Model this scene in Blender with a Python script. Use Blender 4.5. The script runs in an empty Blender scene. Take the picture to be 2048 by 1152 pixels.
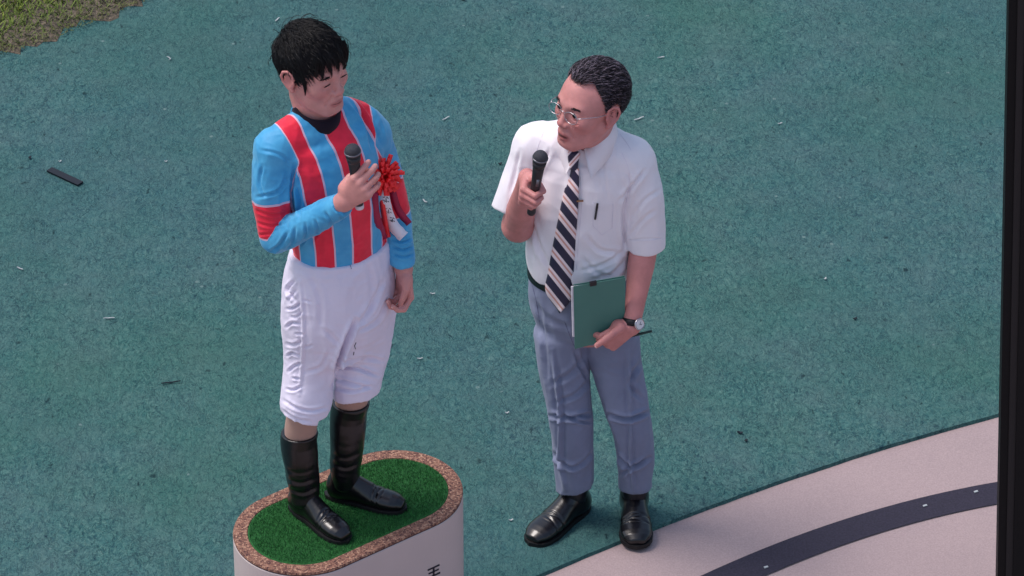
import bpy, math, random
import numpy as np
from mathutils import Vector, Matrix
from mathutils.bvhtree import BVHTree
random.seed(7); RNG = np.random.RandomState(7)
scene = bpy.context.scene
COL = scene.collection
# ---------------------------------------------------------------- camera
F_PX, DIST, PITCH = 8900.0, 14.0, math.radians(34)
FW = np.array([0, math.cos(PITCH), -math.sin(PITCH)]); UPV = np.array([0, math.sin(PITCH), math.cos(PITCH)])
def ray(px, py):
    return FW + np.array([1.0, 0, 0]) * ((px - 1024) / F_PX) + UPV * ((576 - py) / F_PX)
_r = ray(1200, 1035); CAM = -DIST * _r / np.linalg.norm(_r)
cd = bpy.data.cameras.new('camera'); cam = bpy.data.objects.new('camera', cd); COL.objects.link(cam)
cam.location = CAM; cam.rotation_euler = (math.radians(90) - PITCH, 0, 0)
cd.sensor_width = 36; cd.lens = F_PX / 2048 * 36; cd.clip_start = 0.1; cd.clip_end = 1000
scene.camera = cam
# ---------------------------------------------------------------- sky, sun, exposure
SUN_EL, SUN_AZ = math.radians(62), math.radians(-80)      # azimuth measured from +y towards +x
w = bpy.data.worlds.new('World'); scene.world = w; w.use_nodes = True
nt = w.node_tree; bg = nt.nodes['Background']
sky = nt.nodes.new('ShaderNodeTexSky'); sky.sky_type = 'NISHITA'; sky.sun_disc = False
sky.sun_elevation = SUN_EL; sky.sun_rotation = SUN_AZ; sky.air_density = 1.3; sky.dust_density = 3.0
nt.links.new(sky.outputs[0], bg.inputs[0]); bg.inputs[1].default_value = 0.13
sd = bpy.data.lights.new('sun', 'SUN'); sd.energy = 1.5; sd.angle = math.radians(20); sd.color = (1, 0.945, 0.93)
sun = bpy.data.objects.new('sun', sd); COL.objects.link(sun)
sdir = Vector((math.sin(SUN_AZ) * math.cos(SUN_EL), math.cos(SUN_AZ) * math.cos(SUN_EL), math.sin(SUN_EL)))
sun.rotation_euler = sdir.to_track_quat('Z', 'Y').to_euler(); sun.location = (0, 0, 8)
scene.view_settings.view_transform = 'Standard'; scene.view_settings.look = 'None'
scene.view_settings.gamma = 1; scene.view_settings.exposure = 0.42
# ---------------------------------------------------------------- helpers: pixel -> world at a true depth
def P(px, py, y):
    r = ray(px, py); t = (y - CAM[1]) / r[1]; return CAM + t * r
def G(px, py, z=0.0):
    r = ray(px, py); t = (z - CAM[2]) / r[2]; return CAM + t * r
def scr(V):
    d = V - CAM; wz = d @ FW
    return np.stack([1024 + F_PX * d[..., 0] / wz, 576 - F_PX * (d @ UPV) / wz], -1)
def X(px, y, z):
    d = np.array([0, y, z]) - CAM; return CAM[0] + (px - 1024) / F_PX * (d @ FW)
def A(*a): return np.array(a, float)
def nrm(v): v = np.asarray(v, float); return v / (np.linalg.norm(v) + 1e-12)
# ---------------------------------------------------------------- materials
def lin(r, g, b):
    f = lambda c: (c / 255 / 12.92) if c / 255 <= .04045 else ((c / 255 + .055) / 1.055) ** 2.4
    return (f(r), f(g), f(b), 1)
class NT:
    def __init__(s, name):
        s.m = bpy.data.materials.new(name); s.m.use_nodes = True; s.t = s.m.node_tree
        s.b = s.t.nodes['Principled BSDF']; s.tc = None
    def n(s, typ, **kw):
        nd = s.t.nodes.new(typ)
        for k, v in kw.items():
            if k.startswith('i_'):
                key = k[2:]; key = int(key) if key.isdigit() else key.replace('_', ' ')
                nd.inputs[key].default_value = v
            else: setattr(nd, k, v)
        return nd
    def l(s, a, b): s.t.links.new(a, b)
    def obj(s):
        if not s.tc: s.tc = s.n('ShaderNodeTexCoord')
        return s.tc.outputs['Object']
    def noise(s, scale, detail=3, rough=.6, dist=0, vec=None):
        nd = s.n('ShaderNodeTexNoise'); nd.inputs['Scale'].default_value = scale; nd.inputs['Detail'].default_value = detail
        nd.inputs['Roughness'].default_value = rough; nd.inputs['Distortion'].default_value = dist
        s.l(vec or s.obj(), nd.inputs['Vector']); return nd.outputs['Fac']
    def ramp(s, fac, stops, interp='LINEAR'):
        r = s.n('ShaderNodeValToRGB'); r.color_ramp.interpolation = interp
        e = r.color_ramp.elements
        while len(e) < len(stops): e.new(.5)
        for el, (p, c) in zip(e, stops): el.position = p; el.color = c
        s.l(fac, r.inputs[0]); return r.outputs[0]
    def mix(s, fac, a, b, bt='MIX'):
        m = s.n('ShaderNodeMix', data_type='RGBA', blend_type=bt)
        for sock, v in ((m.inputs[0], fac), (m.inputs[6], a), (m.inputs[7], b)):
            if isinstance(v, (tuple, float, int)): sock.default_value = v
            else: s.l(v, sock)
        return m.outputs[2]
    def math(s, op, a, b=0.0, c=None):
        m = s.n('ShaderNodeMath', operation=op)
        for sock, v in zip(m.inputs, (a, b, c)):
            if v is None: continue
            if isinstance(v, (int, float)): sock.default_value = v
            else: s.l(v, sock)
        return m.outputs[0]
    def attr(s, name): return s.n('ShaderNodeAttribute', attribute_name=name).outputs['Fac']
    def bump(s, h, strength=.3, dist=.002, prev=None):
        b = s.n('ShaderNodeBump'); b.inputs['Strength'].default_value = strength; b.inputs['Distance'].default_value = dist
        s.l(h, b.inputs['Height'])
        if prev: s.l(prev, b.inputs['Normal'])
        s.l(b.outputs[0], s.b.inputs['Normal']); return b.outputs[0]
    def base(s, c):
        if isinstance(c, tuple): s.b.inputs['Base Color'].default_value = c
        else: s.l(c, s.b.inputs['Base Color'])
    def set(s, **kw):
        for k, v in kw.items(): s.b.inputs[k.replace('_', ' ')].default_value = v
        return s
def simple(name, c, rough=.6, spec=.4, var=.12, vs=25, bs=300, bump=.15, bd=.001, metal=0, coat=0, sheen=0):
    M = NT(name); n = M.noise(vs, 4)
    d = tuple(x * (1 - var) for x in c[:3]) + (1,); u = tuple(min(1, x * (1 + var)) for x in c[:3]) + (1,)
    M.base(M.ramp(n, [(.3, d), (.7, u)])); M.set(Roughness=rough, Metallic=metal)
    M.b.inputs['Specular IOR Level'].default_value = spec; M.b.inputs['Coat Weight'].default_value = coat
    M.b.inputs['Coat Roughness'].default_value = .15
    M.b.inputs['Sheen Weight'].default_value = sheen
    if bump: M.bump(M.noise(bs, 3), bump, bd)
    return M.m
def skin_mat(name, c, lip):
    M = NT(name); n1 = M.noise(28, 4); n2 = M.noise(160, 3)
    base = M.ramp(n1, [(.3, tuple(x * .86 for x in c[:3]) + (1,)), (.7, tuple(x * 1.1 for x in c[:3]) + (1,))])
    red = (c[0] * .95, c[1] * .62, c[2] * .66, 1)
    base = M.mix(M.attr('flush'), base, red)
    base = M.mix(M.attr('lip'), base, lip)
    base = M.mix(M.attr('stub_gap_shade'), base, (c[0] * .2, c[1] * .12, c[2] * .12, 1))  # stubble, plus shade painted into the mouth gap and nostrils
    M.base(base); M.set(Roughness=.5)
    M.b.inputs['Subsurface Weight'].default_value = .12; M.b.inputs['Subsurface Radius'].default_value = (.012, .005, .003)
    M.b.inputs['Subsurface Scale'].default_value = 1.0; M.b.inputs['Specular IOR Level'].default_value = .45
    M.bump(n2, .25, .0012); return M.m
# ---------------------------------------------------------------- object helpers
def mesh(name, V, Fc, mat, parent=None, smooth=True, attrs=None, mi=None):
    V = np.asarray(V, float); org = A(*parent['_o']) if parent is not None else None
    root = parent
    if org is None: org = A(0, 0, 0)
    me = bpy.data.meshes.new(name)
    Fc = [tuple(int(i) for i in f) for f in Fc] if not isinstance(Fc, np.ndarray) else Fc.tolist()
    me.from_pydata((V - org).tolist(), [], Fc)
    for m in (mat if isinstance(mat, (list, tuple)) else [mat]): me.materials.append(m)
    if mi is not None: me.polygons.foreach_set('material_index', np.asarray(mi, dtype=np.int32))
    if smooth: me.polygons.foreach_set('use_smooth', np.ones(len(me.polygons), dtype=bool))
    if attrs:
        for k, v in attrs.items():
            a = me.attributes.new(k, 'FLOAT', 'POINT'); a.data.foreach_set('value', np.asarray(v, dtype=np.float32))
    me.update(); o = bpy.data.objects.new(name, me); COL.objects.link(o)
    if parent is not None: o.parent = parent; o['_o'] = parent['_o']
    return o
def rootmesh(name, V, Fc, mat, org, **kw):
    """a thing that is itself a mesh: its origin sits at org"""
    V = np.asarray(V, float) - A(*org); o = mesh(name, V, Fc, mat, None, **kw); o.location = org; o['_o'] = tuple(float(x) for x in org); return o
def empty(name, org):
    o = bpy.data.objects.new(name, None); COL.objects.link(o); o.location = org; o['_o'] = tuple(float(x) for x in org); o.empty_display_size = .1; return o
def tag(o, label=None, cat=None, group=None, kind=None):
    if label: o['label'] = label
    if cat: o['category'] = cat
    if group: o['group'] = group
    if kind: o['kind'] = kind
    return o
def merge(parts):
    Vs, Fs, off = [], [], 0
    for V, Fc in parts:
        Vs.append(np.asarray(V, float)); Fs += [tuple(int(i) + off for i in f) for f in Fc]; off += len(V)
    return np.vstack(Vs), Fs
def tubemesh(pts, rad, n=8, cap=True):
    pts = np.asarray(pts, float); rad = np.broadcast_to(rad, (len(pts),)); V = []; Fc = []
    t = np.gradient(pts, axis=0); ref = A(0, 0, 1) if abs(nrm(t[0])[2]) < .9 else A(1, 0, 0)
    u = nrm(np.cross(t[0], ref))
    for i, p in enumerate(pts):
        ti = nrm(t[i]); u = nrm(u - ti * (u @ ti)); v = np.cross(ti, u)
        for k in range(n):
            a = 2 * math.pi * k / n; V.append(p + rad[i] * (math.cos(a) * u + math.sin(a) * v))
    for i in range(len(pts) - 1):
        for k in range(n):
            a = i * n + k; b = i * n + (k + 1) % n; Fc.append((a, b, b + n, a + n))
    if cap: Fc.append(tuple(range(n))[::-1]); Fc.append(tuple((len(pts) - 1) * n + k for k in range(n)))
    return V, Fc
def boxmesh(c, u, v, w_, bev=0):
    c, u, v, w_ = map(lambda q: np.asarray(q, float), (c, u, v, w_))
    V = [c + sx * u + sy * v + sz * w_ for sx in (-1, 1) for sy in (-1, 1) for sz in (-1, 1)]
    return V, [(0, 1, 3, 2), (4, 6, 7, 5), (0, 4, 5, 1), (2, 3, 7, 6), (0, 2, 6, 4), (1, 5, 7, 3)]
def lathe(c, ax, prof, n=24):
    """prof: (distance along axis, radius)"""
    ax = nrm(ax); u = nrm(np.cross(ax, A(.31, .2, .93) if abs(ax[2]) < .8 else A(1, 0, 0))); v = np.cross(ax, u); V = []; Fc = []
    for h, r in prof:
        for k in range(n):
            a = 2 * math.pi * k / n; V.append(A(*c) + ax * h + r * (math.cos(a) * u + math.sin(a) * v))
    for i in range(len(prof) - 1):
        for k in range(n):
            a = i * n + k; b = i * n + (k + 1) % n; Fc.append((a, b, b + n, a + n))
    Fc.append(tuple(range(n))[::-1]); Fc.append(tuple((len(prof) - 1) * n + k for k in range(n)))
    return V, Fc
def resample(pts, n, *extra):
    pts = np.asarray(pts, float); d = np.r_[0, np.cumsum(np.linalg.norm(np.diff(pts, axis=0), axis=1))]; d /= d[-1]
    t = np.linspace(0, 1, n)
    def cub(y):
        y = np.asarray(y, float)
        m = np.gradient(y, d, axis=0); out = []
        for s in t:
            i = min(max(np.searchsorted(d, s) - 1, 0), len(d) - 2); h = d[i + 1] - d[i]; q = (s - d[i]) / h
            out.append((2*q**3-3*q**2+1)*y[i] + (q**3-2*q**2+q)*h*m[i] + (-2*q**3+3*q**2)*y[i+1] + (q**3-q**2)*h*m[i+1])
        return np.array(out)
    r = [cub(pts)] + [cub(e) for e in extra]
    return r[0] if len(r) == 1 else r
# ---------------------------------------------------------------- signed distance sculpting
class Fld:
    def __init__(s, lo, hi, h):
        s.lo = A(*lo); s.h = h; s.n = np.ceil((A(*hi) - s.lo) / h).astype(int) + 1
        s.D = np.full(s.n, .08, np.float32); s.ax = [s.lo[i] + h * np.arange(s.n[i]) for i in range(3)]
    def win(s, lo, hi, pad):
        a = np.clip(np.floor((np.asarray(lo) - pad - s.lo) / s.h).astype(int), 0, s.n); b = np.clip(np.ceil((np.asarray(hi) + pad - s.lo) / s.h).astype(int) + 1, 0, s.n)
        if (b <= a).any(): return None, None
        sl = tuple(slice(a[i], b[i]) for i in range(3))
        g = np.meshgrid(*[s.ax[i][sl[i]].astype(np.float32) for i in range(3)], indexing='ij')
        return sl, np.stack(g, -1)
    def op(s, fn, lo, hi, k=0., sub=False):
        pad = max(.02, k + 3 * s.h)
        sl, Q = s.win(lo, hi, pad)
        if sl is None: return
        d = fn(Q).astype(np.float32); o = s.D[sl]
        if sub: d = -d; 
        if k > 0:
            hh = np.maximum(k - np.abs(o - d), 0) / k; q = hh * hh * k * .25
            s.D[sl] = (np.maximum(o, d) + q) if sub else (np.minimum(o, d) - q)
        else: s.D[sl] = np.maximum(o, d) if sub else np.minimum(o, d)
    def ell(s, c, r, R=None, k=0., sub=False):
        c = A(*c); r = np.asarray(r, float) if np.ndim(r) else A(r, r, r); m = r.max()
        def fn(Q):
            q = Q - c
            if R is not None: q = q @ np.asarray(R, float)      # columns of R = local axes
            k0 = np.linalg.norm(q / r, axis=-1); k1 = np.linalg.norm(q / (r * r), axis=-1) + 1e-9
            return k0 * (k0 - 1) / k1
        s.op(fn, c - m, c + m, k, sub)
    def chain(s, pts, rad, k=0., sub=False):
        pts = np.asarray(pts, float); rad = np.broadcast_to(np.asarray(rad, float), (len(pts),)); m = rad.max()
        def fn(Q):
            out = None
            for a, b, ra, rb in zip(pts[:-1], pts[1:], rad[:-1], rad[1:]):
                ab = b - a; t = np.clip(((Q - a) @ ab) / (ab @ ab + 1e-12), 0, 1)
                d = np.linalg.norm(Q - a - t[..., None] * ab, axis=-1) - (ra + (rb - ra) * t)
                out = d if out is None else np.minimum(out, d)
            return out
        s.op(fn, pts.min(0) - m, pts.max(0) + m, k, sub)
    def tube(s, pts, a, b, u, n=14, k=0., sub=False):
        """elliptic tube: half-width a along u, half-depth b across"""
        pts = np.asarray(pts, float); u = np.broadcast_to(np.asarray(u, float), pts.shape)
        a = np.broadcast_to(np.asarray(a, float), (len(pts),)); b = np.broadcast_to(np.asarray(b, float), (len(pts),))
        pts, a, b, u = resample(pts, n, a, b, u); m = max(a.max(), b.max())
        def fn(Q):
            out = None
            for i in range(n - 1):
                p, q = pts[i], pts[i + 1]; ab = q - p; L = np.linalg.norm(ab); ax = ab / L
                rel = Q - p; tt = rel @ ax; t = np.clip(tt / L, 0, 1)
                uu = nrm(u[i] + u[i + 1]); uu = nrm(uu - ax * (uu @ ax)); vv = np.cross(ax, uu)
                aa = a[i] + (a[i + 1] - a[i]) * t; bb = b[i] + (b[i + 1] - b[i]) * t; cc = np.minimum(aa, bb) * .6
                x = rel @ uu; y = rel @ vv; z = tt - t * L
                k0 = np.sqrt((x / aa) ** 2 + (y / bb) ** 2 + (z / cc) ** 2); k1 = np.sqrt((x / aa**2) ** 2 + (y / bb**2) ** 2 + (z / cc**2) ** 2) + 1e-9
                d = k0 * (k0 - 1) / k1; d = np.where(k0 < .3, -np.minimum(aa, bb) * .7, d)
                out = d if out is None else np.minimum(out, d)
            return out
        s.op(fn, pts.min(0) - m, pts.max(0) + m, k, sub)
    def cut(s, p, nn, lo=None, hi=None, k=0.):
        """remove everything on the side nn points to"""
        p = A(*p); nn = nrm(nn)
        lo = s.lo if lo is None else lo; hi = s.lo + s.n * s.h if hi is None else hi
        s.op(lambda Q: -((Q - p) @ nn), lo, hi, k, True)
    def like(s):
        F = Fld.__new__(Fld); F.lo, F.h, F.n, F.ax = s.lo, s.h, s.n, s.ax; F.D = np.full(s.n, .08, np.float32); return F
    def join(s, F, k=0.):
        o, d = s.D, F.D
        if k > 0:
            hh = np.maximum(k - np.abs(o - d), 0) / k; s.D = np.where((o > .07) | (d > .07), np.minimum(o, d), np.minimum(o, d) - hh * hh * k * .25)
        else: s.D = np.minimum(o, d)
    def noise(s, amp, scale, seed=0):
        sl, Q = s.win(s.lo, s.lo + s.n * s.h, 0); s.D[sl] += (amp * (vnoise(Q.reshape(-1, 3) * scale, seed) - .5)).reshape(s.D[sl].shape)
    def mesh(s):
        D = s.D; h = s.h; n = D.shape; sg = D < 0; c0 = (slice(0, -1), slice(1, None))
        cnt = sum(sg[c0[i], c0[j], c0[k]].astype(np.int8) for i in (0, 1) for j in (0, 1) for k in (0, 1))
        act = (cnt > 0) & (cnt < 8); idx = np.argwhere(act); N = len(idx)
        pos = np.zeros((N, 3)); c = np.zeros(N)
        cor = [A(i, j, k) for i in (0, 1) for j in (0, 1) for k in (0, 1)]; val = [D[tuple((idx + q.astype(int)).T)].astype(float) for q in cor]
        for i in range(8):
            for j in range(i + 1, 8):
                if np.abs(cor[i] - cor[j]).sum() != 1: continue
                m = (val[i] < 0) != (val[j] < 0); t = np.where(m, val[i] / (val[i] - val[j] + 1e-20), 0)
                pos += np.where(m[:, None], cor[i] + t[:, None] * (cor[j] - cor[i]), 0); c += m
        V = (idx + pos / c[:, None]) * h + s.lo
        vid = np.full(act.shape, -1, np.int64); vid[tuple(idx.T)] = np.arange(N); Q = []
        for ax in range(3):
            a = [slice(None)] * 3; b = [slice(None)] * 3; a[ax] = slice(0, -1); b[ax] = slice(1, None)
            e = np.argwhere(sg[tuple(a)] != sg[tuple(b)]); o1, o2 = (ax + 1) % 3, (ax + 2) % 3
            e = e[(e[:, o1] > 0) & (e[:, o2] > 0) & (e[:, o1] < n[o1] - 1) & (e[:, o2] < n[o2] - 1)]
            ins = sg[tuple(e.T)]; E1 = np.zeros(3, int); E1[o1] = 1; E2 = np.zeros(3, int); E2[o2] = 1
            q = np.stack([vid[tuple((e - E1 - E2).T)], vid[tuple((e - E2).T)], vid[tuple(e.T)], vid[tuple((e - E1).T)]], 1)
            q[~ins] = q[~ins][:, ::-1]; Q.append(q)
        Q = np.vstack(Q); return V, Q[(Q >= 0).all(1)]
def chain_d(V, pts, rad):
    out = np.full(len(V), 9.); tt = np.zeros(len(V)); pts = np.asarray(pts, float); L = np.r_[0, np.cumsum(np.linalg.norm(np.diff(pts, axis=0), axis=1))]
    for i in range(len(pts) - 1):
        ab = pts[i + 1] - pts[i]; t = np.clip((V - pts[i]) @ ab / (ab @ ab), 0, 1); d = np.linalg.norm(V - pts[i] - t[:, None] * ab, axis=1) - (rad[i] + (rad[i + 1] - rad[i]) * t)
        m = d < out; out[m] = d[m]; tt[m] = L[i] + t[m] * (L[i + 1] - L[i])
    return out, tt
def vnoise(Pq, seed=0):
    Pq = np.asarray(Pq, np.float64); i = np.floor(Pq).astype(np.int64); f = Pq - i; f = f * f * (3 - 2 * f); out = 0
    for dx in (0, 1):
        for dy in (0, 1):
            for dz in (0, 1):
                hsh = ((i[:, 0] + dx) * 73856093) ^ ((i[:, 1] + dy) * 19349663) ^ ((i[:, 2] + dz) * 83492791) ^ (seed * 2654435)
                hsh = (hsh ^ (hsh >> 13)) * 1274126177 & 0x7fffffff
                v = (hsh % 10007) / 10007.
                out = out + v * (f[:, 0] if dx else 1 - f[:, 0]) * (f[:, 1] if dy else 1 - f[:, 1]) * (f[:, 2] if dz else 1 - f[:, 2])
    return out
def vnormals(V, Q):
    Q = np.asarray(Q); n = np.cross(V[Q[:, 2]] - V[Q[:, 0]], V[Q[:, 3]] - V[Q[:, 1]]); N = np.zeros_like(V)
    for k in range(4): np.add.at(N, Q[:, k], n)
    return N / (np.linalg.norm(N, axis=1, keepdims=True) + 1e-12)
def smooth(V, Q, it=2, lam=.5):
    Q = np.asarray(Q)
    for _ in range(it):
        S = np.zeros_like(V); c = np.zeros(len(V))
        for k in range(4):
            a, b = Q[:, k], Q[:, (k + 1) % 4]; np.add.at(S, a, V[b]); np.add.at(c, a, 1); np.add.at(S, b, V[a]); np.add.at(c, b, 1)
        V = V + lam * (S / np.maximum(c, 1)[:, None] - V)
    return V
def smooth_attr(a, Q, it=8):
    Q = np.asarray(Q); a = a.astype(float)
    for _ in range(it):
        S = np.zeros_like(a); c = np.zeros(len(a))
        for k in range(4):
            i, j = Q[:, k], Q[:, (k + 1) % 4]; np.add.at(S, i, a[j]); np.add.at(c, i, 1); np.add.at(S, j, a[i]); np.add.at(c, j, 1)
        a = .4 * a + .6 * S / np.maximum(c, 1)
    return a
def folds(V, Q, lines, facing=.05):
    """cloth folds: lines of ([(px,py),...], depth mm, width px); a negative depth is a ridge"""
    N = vnormals(V, Q); S = scr(V); view = (V - CAM); view /= np.linalg.norm(view, axis=1, keepdims=True)
    front = np.clip(-(N * view).sum(1) / .35, 0, 1); disp = np.zeros(len(V))
    for pts, amp, wd in lines:
        amp *= 1.5; wd = wd * .82
        pts = np.asarray(pts, float)
        if len(pts) > 2: pts = resample(pts, 12)
        L = np.r_[0, np.cumsum(np.linalg.norm(np.diff(pts, axis=0), axis=1))]; best = np.full(len(V), 1e9); bs = np.zeros(len(V)); bt = np.zeros(len(V))
        for i in range(len(pts) - 1):
            ab = pts[i + 1] - pts[i]; l2 = ab @ ab; r = S - pts[i]; t = np.clip((r @ ab) / l2, 0, 1)
            dv = r - t[:, None] * ab; d = np.linalg.norm(dv, axis=1); sd_ = np.sign(ab[0] * r[:, 1] - ab[1] * r[:, 0]); m = d < best
            best[m] = d[m]; bs[m] = sd_[m]; bt[m] = (L[i] + t[m] * (L[i + 1] - L[i])) / L[-1]
        tp = np.clip(np.minimum(bt, 1 - bt) * 5, 0, 1) * .8 + .2; x = best / wd
        disp += -amp * .001 * tp * (np.exp(-x * x) - .55 * np.exp(-((x - 1.7) / .9) ** 2))
    return V + N * (disp * front)[:, None]
def wrinkle(V, Q, amp, sc, seed=1, stretch=(1, 1, 1)):
    N = vnormals(V, Q); q = V * A(*stretch)
    wv = np.stack([vnoise(q * sc * .6, seed + 5), vnoise(q * sc * .6 + 9, seed + 6), vnoise(q * sc * .6 + 3, seed + 7)], 1)
    n = vnoise(q * sc + wv * 1.6, seed) - .5; n = 1 - 2 * np.abs(n) * 2
    return V + N * (amp * n)[:, None]
def bvh(V, Q): return BVHTree.FromPolygons([tuple(v) for v in V], [tuple(int(i) for i in q) for q in Q])
def onto(tree, px, py, off=.003, y=None):
    r = ray(px, py); r = r / np.linalg.norm(r); h = tree.ray_cast(Vector(CAM), Vector(r)) if tree else (None,)
    if h[0] is None: return P(px, py, y if y is not None else 0)
    return A(*h[0]) - r * off
# ================================================================ setting
# --- ground sheets
edge = np.array([(-.182, -.284), (.284, .021), (.602, .212), (.816, .325), (1.088, .464), (1.301, .558)])
b_up = np.array([(.311, -.284), (.48, -.168), (.717, -.028), (.93, .082), (1.264, .198)])
b_lo = np.array([(.51, -.284), (.736, -.142), (.947, -.034), (1.106, .034), (1.257, .082)])
def curve(pts, xs):
    c = np.polyfit(pts[:, 0], pts[:, 1], 2); x0, x1 = pts[0, 0], pts[-1, 0] + .5; d = np.polyder(c); out = []
    for x in xs:
        if x < x0: out.append(np.polyval(c, x0) + (x - x0) * np.polyval(d, x0))
        elif x > x1: out.append(np.polyval(c, x1) + (x - x1) * np.polyval(d, x1))
        else: out.append(np.polyval(c, x))
    return np.array(out)
M = NT('pale_concrete')
v = M.mix(.5, M.ramp(M.noise(1.6, 4), [(.3, lin(152, 134, 134)), (.7, lin(168, 147, 146))]), M.ramp(M.noise(190, 3), [(.3, lin(142, 124, 126)), (.7, lin(182, 160, 158))]))
M.base(v); M.set(Roughness=.9); M.bump(M.noise(240, 3), .4, .002); m_conc = M.m
M = NT('dark_rubber_band')
v = M.ramp(M.noise(150, 4), [(.3, lin(28, 24, 40)), (.7, lin(48, 42, 60))])
vo = M.n('ShaderNodeTexVoronoi'); vo.inputs['Scale'].default_value = 45; M.l(M.obj(), vo.inputs['Vector'])
M.base(M.mix(M.ramp(vo.outputs['Distance'], [(.06, (1, 1, 1, 1)), (.09, (0, 0, 0, 1))]), v, lin(58, 52, 64))); M.set(Roughness=.85); M.bump(M.noise(300, 3), .4, .002); m_band = M.m
# teal turf-like surface: matted fibres
M = NT('teal_fibre_surface')
mp = M.n('ShaderNodeMapping'); M.l(M.obj(), mp.inputs['Vector']); mp.inputs['Scale'].default_value = (1, .62, 1); mp.inputs['Rotation'].default_value = (0, 0, .5)
nz = M.n('ShaderNodeTexNoise'); nz.inputs['Scale'].default_value = 34; nz.inputs['Detail'].default_value = 2; M.l(mp.outputs[0], nz.inputs['Vector'])
ad = M.n('ShaderNodeVectorMath', operation='MULTIPLY_ADD'); M.l(nz.outputs['Color'], ad.inputs[0]); ad.inputs[1].default_value = (.05, .05, .05); M.l(mp.outputs[0], ad.inputs[2])
fib = M.noise(112, 3, .6, .8, ad.outputs[0]); fib2 = M.noise(66, 3, .6, 1.2, ad.outputs[0]); big = M.noise(.9, 3); big2 = M.noise(.55, 2, vec=mp.outputs[0]); mid = M.noise(5, 5, .65); lin_ = M.noise(15, 4, .7, 2.2, mp.outputs[0]); lin2 = M.noise(34, 3, .6, 1.8, mp.outputs[0]); gate = M.noise(6, 3)
c1 = M.ramp(fib, [(.30, lin(6, 40, 54)), (.43, lin(46, 92, 98)), (.53, lin(70, 114, 110)), (.78, lin(110, 144, 136))])
c2 = M.ramp(fib2, [(.34, lin(8, 44, 58)), (.46, lin(60, 106, 104)), (.72, lin(98, 136, 128))])
c = M.mix(.5, c1, c2)
c = M.mix(M.ramp(mid, [(.4, (0, 0, 0, 1)), (.66, (.32, .32, .32, 1))]), c, lin(96, 114, 116))
c = M.mix(M.ramp(big, [(.42, (0, 0, 0, 1)), (.62, (.4, .4, .4, 1))]), c, lin(56, 104, 88))
c = M.mix(M.ramp(big2, [(.42, (0, 0, 0, 1)), (.60, (.25, .25, .25, 1))]), c, lin(58, 92, 108))
c = M.mix(M.ramp(lin_, [(.485, (0, 0, 0, 1)), (.50, (.75, .75, .75, 1)), (.515, (0, 0, 0, 1))]), c, lin(14, 46, 58))
c = M.mix(M.math('MULTIPLY', M.ramp(lin2, [(.475, (0, 0, 0, 1)), (.50, (.6, .6, .6, 1)), (.525, (0, 0, 0, 1))]), M.ramp(gate, [(.42, (0, 0, 0, 1)), (.6, (1, 1, 1, 1))])), c, lin(12, 42, 54))
lin3 = M.noise(6.5, 3, .55, 1.0, mp.outputs[0]); gate3 = M.noise(4.3, 3, .6, .3, mp.outputs[0])
c = M.mix(M.math('MULTIPLY', M.ramp(lin3, [(.487, (0, 0, 0, 1)), (.50, (.3, .3, .3, 1)), (.513, (0, 0, 0, 1))]), M.ramp(gate3, [(.52, (0, 0, 0, 1)), (.6, (1, 1, 1, 1))])), c, lin(16, 44, 56))
vd = M.n('ShaderNodeTexVoronoi', feature='F1'); vd.inputs['Scale'].default_value = 15; vd.inputs['Randomness'].default_value = 1; M.l(ad.outputs[0], vd.inputs['Vector'])
spk = M.ramp(vd.outputs['Distance'], [(.05, (.7, .7, .7, 1)), (.13, (0, 0, 0, 1))])
c = M.mix(M.math('MULTIPLY', spk, M.math('GREATER_THAN', M.noise(7, 2), .5)), c, lin(12, 34, 42))
vl = M.n('ShaderNodeTexVoronoi', feature='F1'); vl.inputs['Scale'].default_value = 11; M.l(M.obj(), vl.inputs['Vector'])
spl = M.ramp(vl.outputs['Distance'], [(.05, (1, 1, 1, 1)), (.09, (0, 0, 0, 1))])
c = M.mix(M.math('MULTIPLY', spl, M.math('GREATER_THAN', M.noise(5, 2), .55)), c, lin(104, 130, 128))
hs = M.n('ShaderNodeHueSaturation'); hs.inputs['Value'].default_value = .90; hs.inputs['Saturation'].default_value = .96; M.l(c, hs.inputs['Color']); M.base(hs.outputs[0]); M.set(Roughness=.95); M.b.inputs['Specular IOR Level'].default_value = .15
bp = M.bump(fib2, .7, .008); M.bump(fib, .6, .005, bp); m_teal = M.m

V = [(-200, -200, -.012), (200, -200, -.012), (200, 200, -.012), (-200, 200, -.012)]
tag(mesh('ground', V, [(0, 1, 2, 3)], m_conc, smooth=False), kind='structure')
xs = np.r_[[-60, -20, -8, -4], np.linspace(-2.5, 3.5, 121), [5, 9, 20, 60]]
ys = curve(edge, xs); ys = ys + .0025 * (vnoise(np.c_[xs * 40, xs * 0, xs * 0], 3) - .5)
V = []; Fc = []; ylev = [0, .5, 1.5, 4, 10, 60]
for x, y0 in zip(xs, ys):
    V.append((x, y0 - .004, -.012)); V.append((x, y0, 0))
    for d in ylev[1:]: V.append((x, y0 + d, 0))
n = 7
for i in range(len(xs) - 1):
    for j in range(n - 1): a = i * n + j; Fc.append((a, a + n, a + n + 1, a + 1))
tag(mesh('turf_ground', V, Fc, m_teal, smooth=False), kind='structure')
yu, yl = curve(b_up, xs), curve(b_lo, xs); V = []; Fc = []
for i, x in enumerate(xs):
    V += [(x, yl[i] - .0, -.008), (x, yu[i], -.008)]
    if i: a = 2 * i; Fc.append((a - 2, a, a + 1, a - 1))
tag(mesh('track_band', V, Fc, m_band, smooth=False), kind='structure')
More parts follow.
